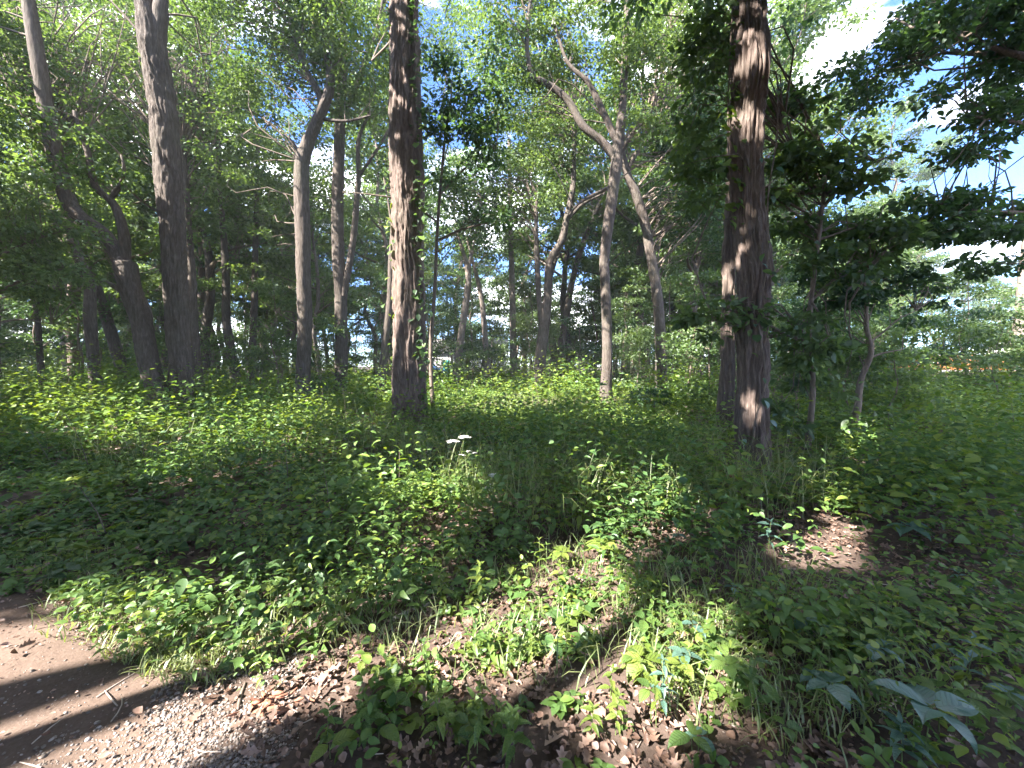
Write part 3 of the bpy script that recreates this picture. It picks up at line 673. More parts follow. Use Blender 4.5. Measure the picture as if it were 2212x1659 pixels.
TALL = [tree_variant(100 + q, rg_h, f, sp, int(n * 1.2), 125, lf * 1.1, (.5, 1.0), r0, m, lm) for q, (rg_h, f, sp, n, lf, r0, m, lm) in enumerate([
    (19, 5.5, 4.6, 80, .19, .24, M_GREY, M_CROWN), (21, 7, 4.2, 80, .20, .27, M_GREY, M_CROWN), (17, 4.5, 4.4, 74, .18, .19, M_PALE, M_CROWN), (20, 6, 5.0, 84, .20, .25, M_BARK, M_DEEP), (15, 3.5, 3.8, 64, .18, .15, M_PALE, M_CROWN)])]
SAP = [tree_variant(200 + q, h, f, sp, n, 70, lf, (.4, .75), r0, M_TWIG, lm) for q, (h, f, sp, n, lf, r0, lm) in enumerate([
    (6.5, 1.0, 1.8, 40, .13, .05, M_CROWN), (5.0, .7, 1.7, 34, .13, .04, M_DEEP), (8.0, 1.4, 2.0, 46, .14, .06, M_CROWN), (3.6, .4, 1.4, 28, .12, .03, M_CROWN), (7.0, 1.5, 2.2, 44, .14, .055, M_DEEP), (2.4, .2, 1.2, 24, .11, .025, M_CROWN)])]

def plant_tree(var, name, label, group, x, y, rz, s):
    t = thing(name, label, 'tree', (x, y, float(gz(x, y))), group, (0, 0, rz), s)
    obj('trunk', var[0], t); obj('branches', var[1], t, kind='stuff'); obj('crown', var[2], t, kind='stuff')
    return t

ORD = ['first', 'second', 'third', 'fourth', 'fifth', 'sixth', 'seventh', 'eighth', 'ninth', 'tenth', 'eleventh', 'twelfth'] + ['%dth' % q for q in range(13, 60)]
MARKS = [(205, 'slim grey trunk'), (380, 'shaggy grey trunk'), (515, 'dark trunk pair'), (656, 'burl trunk'), (735, 'double stemmed trunk'), (885, 'vine covered oak'), (1000, 'bent pale trunk'), (1108, 'dappled pale trunk'),
         (1175, 'crooked dark trunk'), (1310, 'flared dappled trunk'), (1425, 'curved dark trunk'), (1625, 'nearest thick trunk'), (1860, 'thin dark sapling'), (2100, 'orange fence'), (-150, 'left edge sprays')]
def line_labels(objs, fmt):
    lines = {}
    for o in objs:
        px = CX + o.location.x / o.location.y * FPX
        lines.setdefault(min(MARKS, key=lambda m: abs(m[0] - px))[1], []).append(o)
    for mk, l in lines.items():
        for q, o in enumerate(sorted(l, key=lambda o: o.location.length)): o['label'] = fmt(o, ORD[q], mk)
HEROES = [(o.location.x, o.location.y) for o in C.objects if o.get('category') == 'tree']
taken = list(HEROES)
def free(x, y, d):
    return all((x - a) ** 2 + (y - b) ** 2 > d * d for a, b in taken)

rb = np.random.default_rng(77); n = 0
while n < 135:
    Yd = 18 + 50 * rb.random() ** 1.3; px = rb.uniform(-450, 1930)
    x = (px - CX) / FPX * Yd
    if Yd < 24 and 930 < px < 1500: continue
    if px > 1720 and Yd < 32: continue
    if not free(x, Yd, 1.9) or not shaft_free(x, Yd, 18, .8): continue
    taken.append((x, Yd)); n += 1
    v = TALL[rb.integers(5)]
    plant_tree(v, 'forest_tree', 'tall leafy forest tree in the crowd of trunks behind the clearing', 'tall trees in the depth of the wood', x, Yd, rb.uniform(0, 6.28), rb.uniform(.95, 1.3))
for (px, Yd, k, s) in [(1930, 34, 4, .78), (2010, 40, 2, .72), (2080, 46, 0, .66), (2160, 38, 4, .7), (2240, 42, 2, .7), (2330, 36, 4, .8), (2120, 52, 1, .7), (1960, 50, 3, .75), (2420, 40, 0, .7), (1900, 27, 4, .8)]:
    plant_tree(TALL[k], 'forest_tree', 'sunlit lower tree edging the bright clearing at the right', 'sunlit trees by the bright clearing', (px - CX) / FPX * Yd, Yd, px * .7, s)
for (px, Yd, k, sz) in [(1690, 9.5, 3, .8), (1760, 11, 1, .8), (1830, 9, 5, 1.0), (1900, 12, 3, .95), (1960, 10, 5, .7), (2030, 13, 1, .75), (2150, 12, 3, .85), (1880, 15, 1, .8), (2000, 16, 3, 1.0), (2120, 16, 5, 1.4), (2260, 14, 1, .9), (1740, 14, 3, 1.1), (1660, 13, 1, .9), (1720, 8.5, 3, .75), (1800, 10, 1, .75), (1930, 8.4, 3, .7), (2250, 11.5, 3, .9), (1860, 11, 3, .95), (2180, 14, 3, 1.1)]:
    taken.append(((px - CX) / FPX * Yd, Yd)); plant_tree(SAP[k], 'sapling', '', 'saplings of the understory', (px - CX) / FPX * Yd, Yd, px * 1.3, sz)
for (px, Yd, k, sz) in [(1485, 13.5, 0, .8), (1535, 12, 3, 1.1), (1380, 18, 3, 1.0), (1255, 21, 1, .9), (1130, 22, 3, .9), (1190, 24, 2, .7), (1020, 21, 5, 1.2), (945, 15, 3, 1.0), (1450, 17, 2, .85), (1340, 22, 0, .9), (1080, 26, 4, .9), (1240, 28, 2, .9), (790, 15, 1, .9), (690, 16, 3, 1.1), (600, 15, 0, .8), (930, 20, 2, .8)]:
    if not shaft_free((px - CX) / FPX * Yd, Yd, 4, .3): continue
    taken.append(((px - CX) / FPX * Yd, Yd)); plant_tree(SAP[k], 'sapling', '', 'saplings of the understory', (px - CX) / FPX * Yd, Yd, px * 1.3, sz)
rq = np.random.default_rng(17)
far_saps = [(rq.uniform(880, 1620), rq.uniform(25, 46), int(rq.choice([0, 2, 4])), rq.uniform(.9, 1.35)) for q in range(46)]
for (px, Yd, k, sz) in far_saps + [(1690, 15, 0, .7), (1750, 18, 2, .7), (1810, 14, 0, .62), (1880, 18, 2, .62), (1940, 14, 0, .55), (1990, 20, 2, .62), (2060, 15, 0, .52), (2130, 19, 2, .58), (2210, 14, 0, .6), (1720, 22, 0, .9), (1840, 23, 2, .8), (2270, 20, 2, .7), (2320, 13, 0, .7)]:
    taken.append(((px - CX) / FPX * Yd, Yd)); plant_tree(SAP[k], 'sapling', '', 'saplings of the understory', (px - CX) / FPX * Yd, Yd, px * 1.3, sz)
n = 33
while n < 205:
    Yd = 13 + 40 * rb.random() ** 1.0; px = rb.uniform(-250, 2380)
    x = (px - CX) / FPX * Yd
    if Yd < 24 and 880 < px < 1560: continue
    if Yd < 16 and px < 900 and rb.random() < .6: continue
    if px > 1940 and Yd > 22: continue
    if not free(x, Yd, .8) or not shaft_free(x, Yd, 5, .4): continue
    taken.append((x, Yd)); n += 1
    small = px > 1900
    v = SAP[[1, 3, 5, 0][rb.integers(4)] if small else rb.integers(6)]
    plant_tree(v, 'sapling', 'slim leafy sapling among the understory between the trunks', 'saplings of the understory', x, Yd, rb.uniform(0, 6.28), rb.uniform(.8, 1.2) * (.75 if small else 1))

rd = np.random.default_rng(91); K = 620
an = rd.uniform(-1.05, .52, K); rr_ = rd.uniform(64, 92, K)
cc = np.stack([rr_ * np.sin(an), rr_ * np.cos(an), rd.random(K) ** 1.3 * (15 + 3 * np.sin(an * 9))], -1)
P_, ax, nr, L, Wd, t = clump_cloud(cc, rd.uniform(1.6, 2.8, K), 60, .56, rg=rd, flat=.7)
V_, F_ = leaves(L_SIMPLE, P_, ax, nr, L, Wd)
tag(obj('distant_wood', mesh('distant_wood', V_, F_, M_CROWN, np.repeat(t, 4))), 'far off mass of trees closing the view behind the wood', 'woods', None, 'stuff')

bark_word = lambda o: {'pale_bark': 'pale', 'grey_bark': 'grey', 'furrowed_bark': 'brown'}.get(o.children[[c.name.split('.')[0] for c in o.children].index('trunk')].data.materials[0].name, 'thin')
line_labels([o for o in C.objects if o.get('group') == 'tall trees in the depth of the wood'], lambda o, n, m: f'tall {bark_word(o)} barked forest tree, {n} back in line with the {m}')
line_labels([o for o in C.objects if o.get('group') == 'sunlit trees by the bright clearing'], lambda o, n, m: f'sunlit leafy tree by the bright clearing, {n} back in line with the {m}')
line_labels([o for o in C.objects if o.get('group') == 'saplings of the understory'], lambda o, n, m: f'slim leafy sapling, {n} back among saplings in line with the {m}')

# unseen trees added left of and behind the photographer, crowns carved to shape the shade
rs = np.random.default_rng(31)
spots = [(x + rs.uniform(-1.2, 1.2), y + rs.uniform(-1.2, 1.2)) for x in range(-26, 9, 4) for y in range(-12, 15, 4)]
OVER = {(-3.6, -2.4): (-1.2, 1.6), (-10.6, 3.6): (-8.6, 5.4), (4.6, -2.6): (3.0, .6), (-16.5, 8.6): (-14.5, 9.0)}  # added trees with crown centres shifted overhead to shade what stands in view
SLIM = [(-5.2, -.5), (-6.9, -1.5), (-4.4, -1.3), (-8.6, -1.9)]  # thin trunks added to throw shadow stripes over the path
for (x, y) in spots + list(OVER) + SLIM:
    if y > -1 and abs(x) < 1.36 * max(y, 0) + 2.2: continue
    if math.hypot(x, y) < 3.0: continue
    ox, oy = OVER.get((x, y), (x, y))
    wide = (x, y) in OVER or (abs(x) < 7 and y < 0)
    zb = float(gz(x, y)); H = rs.uniform(13, 16) if wide else rs.uniform(9.5, 13)
    t = thing('added_shade_tree', 'unseen tree added outside the frame to cast dappled shade', 'tree', (x, y, zb), 'added shade trees outside the frame')
    P = [(x, y, zb - .1), (x + rs.normal(0, .1), y + rs.normal(0, .1), 4), (x + rs.normal(0, .25), y + rs.normal(0, .25), 8), (x + rs.normal(0, .4), y + rs.normal(0, .4), H)]
    m = MB(); m.add(*tube(P, [q * (.6 if (x, y) in SLIM else 1) for q in (.17, .15, .11, .03)], 14, .4, .008, .25, int(abs(x * 7)))); obj('trunk', m.build('trunk', M_GREY, True, (x, y, zb)), t)
    cents = [(ox + a * math.cos(b), oy + a * math.sin(b), zz) for a, b, zz in zip((5.0 if wide else 3.0) * rs.random(44) ** .5, rs.uniform(0, 6.28, 44), rs.uniform(5.5, H + .6, 44))]
    P_, ax, nr, L, Wd, tt = clump_cloud(cents, rs.uniform(.7, 1.2, 44), 68 if wide else 58, .39, rg=rs, aspect=.75)
    kp = lit_ok(P_, .06)
    kp &= ~((P_[:, 1] > .3) & (np.abs(P_[:, 0]) < 1.40 * P_[:, 1] + .3) & (P_[:, 2] - CAM_H < .98 * P_[:, 1] + .3))
    if kp.sum() < 5: continue
    V_, F_ = leaves(L_SIMPLE, P_[kp], ax[kp], nr[kp], L[kp], Wd[kp])
    obj('crown', mesh('crown', V_ - np.array([x, y, zb]), F_, M_CROWN, np.repeat(tt[kp], 4)), t, kind='stuff')

# ------------------------------------------------------------------ undergrowth
BARE = [(1180, 1500, 240, 70), (880, 1390, 180, 70), (1230, 1210, 80, 60), (1740, 1165, 130, 55), (1850, 1230, 260, 60), (1750, 1290, 150, 50), (1540, 1600, 420, 90), (640, 1560, 130, 130), (380, 1250, 80, 25), (1010, 1645, 380, 45), (1640, 1045, 120, 55), (1560, 1000, 70, 30), (620, 1380, 60, 60), (2080, 1270, 120, 35)]
LUSH = [(2050, 1050, 330, 190)]
def project(P):
    P = np.asarray(P, float); d = P - [0, 0, CAM_H]
    f = d[:, 1] * math.cos(PITCH) - d[:, 2] * math.sin(PITCH); u = d[:, 1] * math.sin(PITCH) + d[:, 2] * math.cos(PITCH)
    f = np.maximum(f, .05)
    return CX + d[:, 0] / f * FPX, CY - u / f * FPX
_BE = []
for (x, y, rx, ry) in BARE:
    c = on_ground(x, y); a = on_ground(x + rx, y); lo = on_ground(x, min(y + ry, 2100)); hi = on_ground(x, y - ry)
    _BE.append((c[0], (lo[1] + hi[1]) / 2, a[0] - c[0], (hi[1] - lo[1]) / 2))
def cover(x, y):
    x = np.asarray(x, float); y = np.asarray(y, float)
    b = np.zeros(np.shape(x))
    wob = .5 * (fbm(x * 1.7 + 40, y * 1.7 + 7, 3) - .5)
    for cx, cyy, rx, ry in _BE:
        q = np.sqrt(((x - cx) / rx) ** 2 + ((y - cyy) / ry) ** 2) + wob
        b = np.maximum(b, smooth(1.15, .75, q))
    rise = smooth(16, 20, y) * smooth(11, 15, x - .25 * (y - 23))
    return (1 - path_amt(x, y)) * (1 - .93 * b) * (1 - rise)
def height(x, y):
    h = .12 + .30 * smooth(1.8, 4.5, y) + .20 * smooth(6, 12, y)
    h = h * (.25 + 2.2 * smooth(.3, .75, fbm(x * .55 + 20, y * .55 + 3, 3)))
    for hx_, hy_, hr_ in ((-2.2, 7.6, 2.2), (3.1, 4.9, 1.6), (-.6, 5.0, .8)):       # low growth before the two thick trunks and the white flowers
        h = h * (1 - .62 * np.exp(-((x - hx_) ** 2 + (y - hy_) ** 2) / hr_))
    return h + .42 * smooth(1.0, 1.25, x / np.maximum(y, .1) + .25) * smooth(2.5, 3.6, y)

def herb_field(seed, y0, y1, dens, nleaf, size, tm, mats, name, label):
    rg = np.random.default_rng(seed)
    A = 1.36 * (y1 * y1 - y0 * y0); N = int(A * dens)
    y = np.sqrt(rg.uniform(y0 * y0, y1 * y1, N)); x = (rg.random(N) * 2 - 1) * (1.36 * y + .25)
    kp = rg.random(N) < cover(x, y) * (.55 + .8 * smooth(.30, .58, fbm(x * 1.1 + 60, y * 1.1, 3)))
    x, y = x[kp], y[kp]; N = len(x)
    H = height(x, y) * rg.uniform(.35, 1.45, N); z = gz(x, y)
    sz = size * rg.uniform(.5, 1.6, N); tint0 = np.clip(.5 + .8 * (fbm(x * .9 + 9, y * .9 + 70, 2) - .5) + rg.normal(0, .14, N), 0, 1)
    lean = rg.normal(0, .16, (N, 2))
    idx = np.repeat(np.arange(N), nleaf); k = np.tile(np.arange(nleaf), N)
    f = (k + rg.random(len(k)) * .7 + .5) / nleaf
    ang = k * 2.4 + rg.uniform(0, 6.28, N)[idx] + rg.normal(0, .3, len(k))
    zz = z[idx] + H[idx] * (.18 + .82 * f)
    P = np.stack([x[idx] + lean[idx, 0] * H[idx] * f, y[idx] + lean[idx, 1] * H[idx] * f, zz], -1)
    ax = np.stack([np.cos(ang), np.sin(ang), rg.normal(.05, .35, len(k))], -1)
    P[:, :2] += ax[:, :2] * (H[idx] * .14)[:, None]
    nr = np.array([0, 0, 1.0]) + rg.normal(size=P.shape) * .35
    L = sz[idx] * rg.uniform(.7, 1.2, len(k)) * (1.15 - .4 * f)
    W = L * rg.uniform(.26, .78, N)[idx]
    t = np.clip(tint0[idx] + rg.normal(0, .1, len(k)), 0, 1)
    for mi, m in enumerate(mats):
        s = (rg.random(N) * len(mats)).astype(int)[idx] == mi if len(mats) > 1 else np.ones(len(k), bool)
        if mi == 0: sel = (np.random.default_rng(seed + 5).random(N) > (.68 if y0 < 6 else .45)).astype(int) * (len(mats) - 1)  # more bright leaves farther back: the clearing's sunlight put partly into leaf colour
        s = sel[idx] == mi
        V_, F_ = leaves(tm, P[s], ax[s], nr[s], L[s], W[s])
        o = obj(name, mesh(name, V_, F_, m, np.repeat(t[s], len(tm[0]))))
        tag(o, label + [' with plain leaves', ' with brighter leaves'][mi], 'undergrowth', None, 'stuff')
herb_field(1, 1.3, 3.2, 165, 8, .046, L_MID, [M_HERB, M_BRIGHT], 'undergrowth', 'low green herbs on the ground nearest the dirt path')
herb_field(2, 3.2, 6.5, 104, 9, .079, L_MID, [M_HERB, M_BRIGHT], 'undergrowth', 'knee high green herbs around the two thick trunks')
herb_field(5, 2.0, 6.5, 26, 10, .085, L_LANCE, [M_HERB], 'undergrowth', 'narrow leaved herbs standing above the low plants')
herb_field(3, 6.5, 15, 58, 9, .108, L_SIMPLE, [M_HERB, M_BRIGHT], 'undergrowth', 'leafy ground cover filling the clearing among trunks')
herb_field(4, 15, 42, 7, 9, .23, L_SIMPLE, [M_HERB, M_BRIGHT], 'undergrowth', 'leafy ground cover far back under the trees')

def blades(rg, x, y, h, w, bend=.5):
    n = len(x); a = rg.uniform(0, 6.28, n); d = np.stack([np.cos(a), np.sin(a), 0 * a], -1)
    s = np.stack([-np.sin(a), np.cos(a), 0 * a], -1); b = np.stack([x, y, gz(x, y) - .01], -1)
    V = []; bend = bend * rg.uniform(.3, 1.3, n)
    for f, wf in ((0, .8), (.35, 1), (.65, .8), (.88, .45)):
        c = b + d * (h * bend * f ** 2)[:, None] + np.array([0, 0, 1]) * (h * (f - .35 * bend * f ** 2.5))[:, None]
        V += [c - s * (w * wf / 2)[:, None], c + s * (w * wf / 2)[:, None]]
    V.append(b + d * (h * bend)[:, None] + np.array([0, 0, 1]) * (h * (1 - .35 * bend - .1 * bend))[:, None])
    V = np.stack(V, 1); m = 9
    q = np.array([(0, 1, 3, 2), (2, 3, 5, 4), (4, 5, 7, 6)]); t = np.array([(6, 7, 8)])
    o = (np.arange(n) * m)[:, None, None]
    return V.reshape(-1, 3), [(q[None] + o).reshape(-1, 4), (t[None] + o).reshape(-1, 3)]

rgx = np.random.default_rng(404)
def grass_stuff(patches, label, hmin, hmax):
    mb = MB()
    for (px, py, rx, ry, n) in patches:
        a = rgx.uniform(0, 6.28, n); r = rgx.random(n) ** .6
        g_ = np.array([on_ground(px + rx * q * math.cos(b), py + ry * q * math.sin(b))[:2] for q, b in zip(r, a)])
        V_, F_ = blades(rgx, g_[:, 0], g_[:, 1], rgx.uniform(hmin, hmax, n), rgx.uniform(.0045, .009, n), .8)
        mb.add(V_, F_, np.repeat(np.clip(rgx.normal(.75, .25, n), 0, 1), 9))
    tag(obj('grass', mb.build('grass', M_GRASS)), label, 'grass', None, 'stuff')
grass_stuff([(330, 1370, 150, 70, 800), (230, 1290, 130, 50, 500), (400, 1440, 110, 50, 350), (130, 1190, 170, 40, 400), (520, 1400, 80, 60, 250), (430, 1330, 110, 60, 350), (170, 1340, 120, 50, 160)], 'short tufted grass creeping over the edge of the dirt path', .03, .13)
grass_stuff([(1090, 1350, 500, 150, 500), (1600, 1350, 350, 120, 700), (1300, 1200, 400, 80, 500), (1750, 1500, 350, 120, 500), (700, 1330, 250, 80, 400)], 'thin grass blades scattered among the woodland herbs', .08, .24)

grass_stuff([(1250, 960, 500, 90, 1300), (480, 960, 450, 80, 900), (1500, 1080, 350, 70, 700), (1200, 1080, 250, 70, 700), (1180, 868, 330, 36, 2200)], 'tall thin grass stems standing through the ground cover', .45, .95)

def grass_clump(px, py, n, h, label, spread=.1, group='tall grass clumps among the herbs'):
    g_ = on_ground(px, py); x = g_[0] + rgx.normal(0, spread, n); y = g_[1] + rgx.normal(0, spread, n)
    V_, F_ = blades(rgx, x, y, h * rgx.uniform(.5, 1.1, n), rgx.uniform(.006, .011, n), .55)
    z = float(gz(g_[0], g_[1])); mb = MB(); mb.add(V_, F_, np.repeat(np.clip(rgx.normal(.6, .2, n), 0, 1), 9))
    return tag(obj('grass_clump', mb.build('grass_clump', M_GRASS, False, (g_[0], g_[1], z)), None, (g_[0], g_[1], z)), label, 'grass', group)
for a in [(880, 1010, 46, .75, 'tall grass clump in front of the vine covered oak'), (930, 1030, 30, .6, 'sunlit grass clump beside the white flowers'), (430, 1060, 26, .75, 'tall pale grass standing left of the middle'),
          (350, 1010, 18, .6, 'pale grass stems below the shaggy trunk'), (400, 990, 16, .6, 'thin upright grass stems left of the burl trunk'), (555, 930, 18, .6, 'bright grass clump below the dark trunk pair'),
          (1085, 1070, 40, .8, 'tall thin grass clump right of white flowers'), (1235, 1230, 24, .3, 'short grass tuft beside umbrella leaves'), (1430, 1290, 40, .34, 'arching grass clump in shade right of the sunny patch'),
          (1640, 1300, 40, .34, 'arching grass clump below the nearest trunk'), (1790, 1330, 26, .32, 'grass clump on dark soil at the right'), (1500, 1340, 30, .3, 'grass clump right of the sunny patch'),
          (270, 1310, 26, .2, 'bent grass tuft hanging over the path edge'), (575, 1410, 34, .16, 'fine grass tuft on the gravel edge'), (1660, 1580, 30, .16, 'fine grass tuft in shade at the bottom'), (650, 1290, 20, .26, 'pale grass among herbs left of the sunny patch'),
          (1440, 1010, 14, .6, 'upright grass below the dark shrub'), (1210, 1140, 14, .4, 'lone grass stems in the middle of the herbs')]:
    grass_clump(*a)

# ------------------------------------------------------------------ leaf litter, twigs, gravel
def litter(seed, N, y0, y1, tm, size, label, f=1.0):
    rg = np.random.default_rng(seed)
    y = np.sqrt(rg.uniform(y0 * y0, y1 * y1, N)); x = (rg.random(N) * 2 - 1) * (1.36 * y + .2)
    pa = path_amt(x, y); kp = rg.random(N) < np.where(pa > .5, .8 if f is True else .05, .4 + .6 * (1 - cover(x, y))) * (.25 + smooth(.35, .6, fbm(x * 2 + 11, y * 2 + 80, 3)))
    x, y = x[kp], y[kp]; n = len(x); a = rg.uniform(0, 6.28, n)
    P = np.stack([x, y, gz(x, y) + rg.uniform(.004, .03, n)], -1)
    ax = np.stack([np.cos(a), np.sin(a), rg.normal(0, .22, n)], -1); nr = np.array([0, 0, 1.0]) + rg.normal(size=(n, 3)) * .35
    L = size * rg.uniform(.6, 1.3, n)
    V_, F_ = leaves(tm, P, ax, nr, L, L * rg.uniform(.6, 1.0, n))
    tag(obj('leaf_litter', mesh('leaf_litter', V_, F_, M_DRY, np.repeat(np.clip(rg.normal(.5, .25, n), 0, 1), len(tm[0])))), label, 'dead leaves', None, 'stuff')
litter(51, 2600, 1.35, 4.2, L_OAK, .078, 'lobed brown dead leaves strewn on the bare soil')
litter(52, 15000, 1.35, 4.5, L_CURL, .036, 'small curled dry leaf scraps on the soil')
litter(54, 8000, 1.35, 3.6, L_CURL, .016, 'tiny bark chips and leaf crumbs on the path and soil', True)
litter(53, 5000, 4.2, 11, L_CURL, .11, 'brown dead leaves under the herbs farther back')

rt = np.random.default_rng(61); mb = MB()
for q in range(420):
    y = math.sqrt(rt.uniform(1.35 ** 2, 5 ** 2)); x = rt.uniform(-1, 1) * (1.36 * y)
    if rt.random() > .25 + .75 * (1 - float(cover(x, y))): continue
    a = rt.uniform(0, 3.14); ln = rt.uniform(.04, .22); z = float(gz(x, y)) + .006
    d = np.array([math.cos(a), math.sin(a), 0]) * ln / 2; c = np.array([x, y, z])
    mb.add(*tube([c - d, c + rt.normal(size=3) * [.01, .01, .004], c + d], [.0028, .003, .0015], 5, .05), tint=.5)
tag(obj('twigs', mb.build('twigs', M_DEAD)), 'thin dry twigs scattered over the soil and the path', 'twigs', None, 'stuff')

mb = MB()
for q in range(90):
    y = math.sqrt(rt.uniform(3.2 ** 2, 14 ** 2)); x = rt.uniform(-1, 1) * 1.3 * y
    if float(cover(x, y)) < .4: continue
    h = rt.uniform(.4, 1.1); a = rt.uniform(0, 6.28); t_ = np.array([math.cos(a), math.sin(a), 0]) * h * rt.uniform(.05, .45); p = np.array([x, y, float(gz(x, y)) - .03])
    mb.add(*tube([p, p + t_ * .4 + [0, 0, h * .55], p + t_ + [0, 0, h]], [.005, .004, .002], 5, .2))
tag(obj('dry_stalks', mb.build('dry_stalks', M_TWIG)), 'thin dry stalks poking up through the ground cover', 'dry stalks', None, 'stuff')

def pebbles(seed, N, region, smin, smax, label):
    rg = np.random.default_rng(seed)
    ico = bpy.data.meshes.new('pebble_template'); import bmesh
    bm = bmesh.new(); bmesh.ops.create_icosphere(bm, subdivisions=1, radius=1); bm.verts.ensure_lookup_table()
    tv = np.array([v.co[:] for v in bm.verts]); tf = np.array([[v.index for v in f.verts] for f in bm.faces]); bm.free()
    bpy.data.meshes.remove(ico)
    pts = []
    for (px, py, rx, ry, w) in region:
        k = int(N * w); a = rg.uniform(0, 6.28, k); r = rg.random(k) ** .55
        pts += [on_ground(px + rx * q * math.cos(b), py + ry * q * math.sin(b))[:2] for q, b in zip(r, a)]
    pts = np.array(pts); n = len(pts)
    s = smin * (smax / smin) ** (rg.random(n) ** 2.2)
    sc3 = np.stack([s * rg.uniform(.7, 1.3, n), s * rg.uniform(.7, 1.3, n), s * rg.uniform(.4, .8, n)], -1)
    a = rg.uniform(0, 6.28, n); Vl = tv[None] * (1 + rg.normal(0, .12, (n, len(tv), 1))) * sc3[:, None]
    ca, sa = np.cos(a)[:, None], np.sin(a)[:, None]
    V_ = np.stack([Vl[..., 0] * ca - Vl[..., 1] * sa, Vl[..., 0] * sa + Vl[..., 1] * ca, Vl[..., 2]], -1)
    V_ += np.concatenate([pts, (gz(pts[:, 0], pts[:, 1]) + s * .15)[:, None]], 1)[:, None]
    F_ = (tf[None] + (np.arange(n) * len(tv))[:, None, None]).reshape(-1, 3)
    tag(obj('gravel', mesh('gravel', V_.reshape(-1, 3), F_, M_PEBBLE, np.repeat(np.clip(rg.normal(.5, .25, n), 0, 1), len(tv)), True)), label, 'gravel', None, 'stuff')
pebbles(71, 5200, [(480, 1560, 170, 130, .62), (330, 1640, 260, 80, .2), (620, 1450, 60, 50, .08), (150, 1500, 320, 200, .10)], .0025, .011, 'pale pebbles and grit along the edge of the path')
pebbles(72, 500, [(1000, 1440, 250, 120, .5), (1700, 1550, 450, 100, .5)], .003, .012, 'few pale stones lying on the dark soil')

# ------------------------------------------------------------------ individual plants near the camera
def leaf_mesh(name, tm, L, W, mat, tint=.5):
    V_, F_ = leaves(tm, [(0, 0, 0)], [(0, 1, 0)], [(0, 0, 1)], L, W)
    return mesh(name, V_, F_, mat, np.full(len(V_), tint), True)
LEAFS = {}
for nm, tm, asp in (('lance', L_LANCE, .42), ('oval', L_FINE, .62), ('round', L_ROUND, .88)):
    for ml, m in (('herb', V_HERB), ('bright', V_BRIGHT), ('blue', V_BLUE), ('deep', V_DEEP)):
        LEAFS[nm, ml] = [leaf_mesh('leaf', tm, 1.0, asp, m, t) for t in (.35, .55, .8)]

def put_leaf(root, me, pos, ang, pitch, roll, size):
    o = obj('leaf', me, root)
    d = Vector((math.cos(ang) * math.cos(pitch), math.sin(ang) * math.cos(pitch), math.sin(pitch)))
    s = Vector((math.sin(ang), -math.cos(ang), 0)); nrm = s.cross(d)
    c, sn = math.cos(roll), math.sin(roll)
    s2 = s * c + nrm * sn; n2 = nrm * c - s * sn
    from mathutils import Matrix
    M = Matrix((s2, d, n2)).transposed().to_4x4()
    M = Matrix.Translation(pos) @ M @ Matrix.Scale(size, 4)
    o.matrix_local = M
    return o

rp = np.random.default_rng(808)
STEMS = {}
def stem_mesh(h, r=.0022):
    k = round(h, 2)
    if k not in STEMS:
        m = MB(); m.add(*tube([(0, 0, -.02), (h * .03, 0, h * .5), (h * .07, h * .03, h)], [r, r * .9, r * .5], 5, h / 4)); STEMS[k] = m.build('stem', M_STEM, True)
    return STEMS[k]

def upright(x, y, h, col, label, group, size=.07, pairs=5, shape='lance'):
    """erect herb: opposite leaf pairs up one stem"""
    z = float(gz(x, y)); t = thing('seedling', label, 'plant', (x, y, z), group, (0, 0, rp.uniform(0, 6.28)))
    obj('stem', stem_mesh(h), t)
    a0 = rp.uniform(0, 3.14)
    for q in range(pairs):
        f = .3 + .7 * (q + .5) / pairs; a = a0 + q * 1.57
        for s in (0, 3.14):
            put_leaf(t, LEAFS[shape, col][rp.integers(3)], (h * .07 * f * f, 0, h * f), a + s + rp.normal(0, .2), rp.normal(.15 - .35 * (1 - f), .2), rp.normal(0, .2), size * (1.1 - .55 * abs(f - .6)) * rp.uniform(.8, 1.2))
    for a in (0, 2.1, 4.2):
        put_leaf(t, LEAFS[shape, col][rp.integers(3)], (h * .07, h * .03, h), a0 + a, rp.normal(.6, .15), 0, size * .55)
    return t

def whorl(x, y, h, col, label, group, size=.08, n=3, shape='oval', pitch=-.1, name='seedling'):
    """leaflets spread from the tip of one stalk (three: creeper, five: palmate)"""
    z = float(gz(x, y)); t = thing(name, label, 'plant', (x, y, z), group, (0, 0, rp.uniform(0, 6.28)))
    obj('stem', stem_mesh(h), t)
    top = Vector((h * .07, h * .03, h)); a0 = rp.uniform(0, 6.28)
    for q in range(n):
        a = a0 + q * 6.283 / n if n > 3 else a0 + (-1.9, 0, 1.9)[q]
        put_leaf(t, LEAFS[shape, col][rp.integers(3)], top + Vector((math.cos(a), math.sin(a), 0)) * size * .08, a + rp.normal(0, .1), pitch + rp.normal(0, .15), rp.normal(0, .15), size * rp.uniform(.8, 1.15))
    return t

def sprig(x, y, h, col, label, group, size=.05, n=6):
    """low bushy sprig: several round leaves on short stalks"""
    z = float(gz(x, y)); t = thing('seedling', label, 'plant', (x, y, z), group, (0, 0, rp.uniform(0, 6.28)))
    obj('stem', stem_mesh(h), t)
    for q in range(n):
        a = q * 2.4 + rp.normal(0, .2); f = .35 + .65 * q / n
        put_leaf(t, LEAFS['round', col][rp.integers(3)], (math.cos(a) * h * .25, math.sin(a) * h * .25, h * f), a, rp.normal(.05, .25), rp.normal(0, .25), size * rp.uniform(.7, 1.2))
    return t

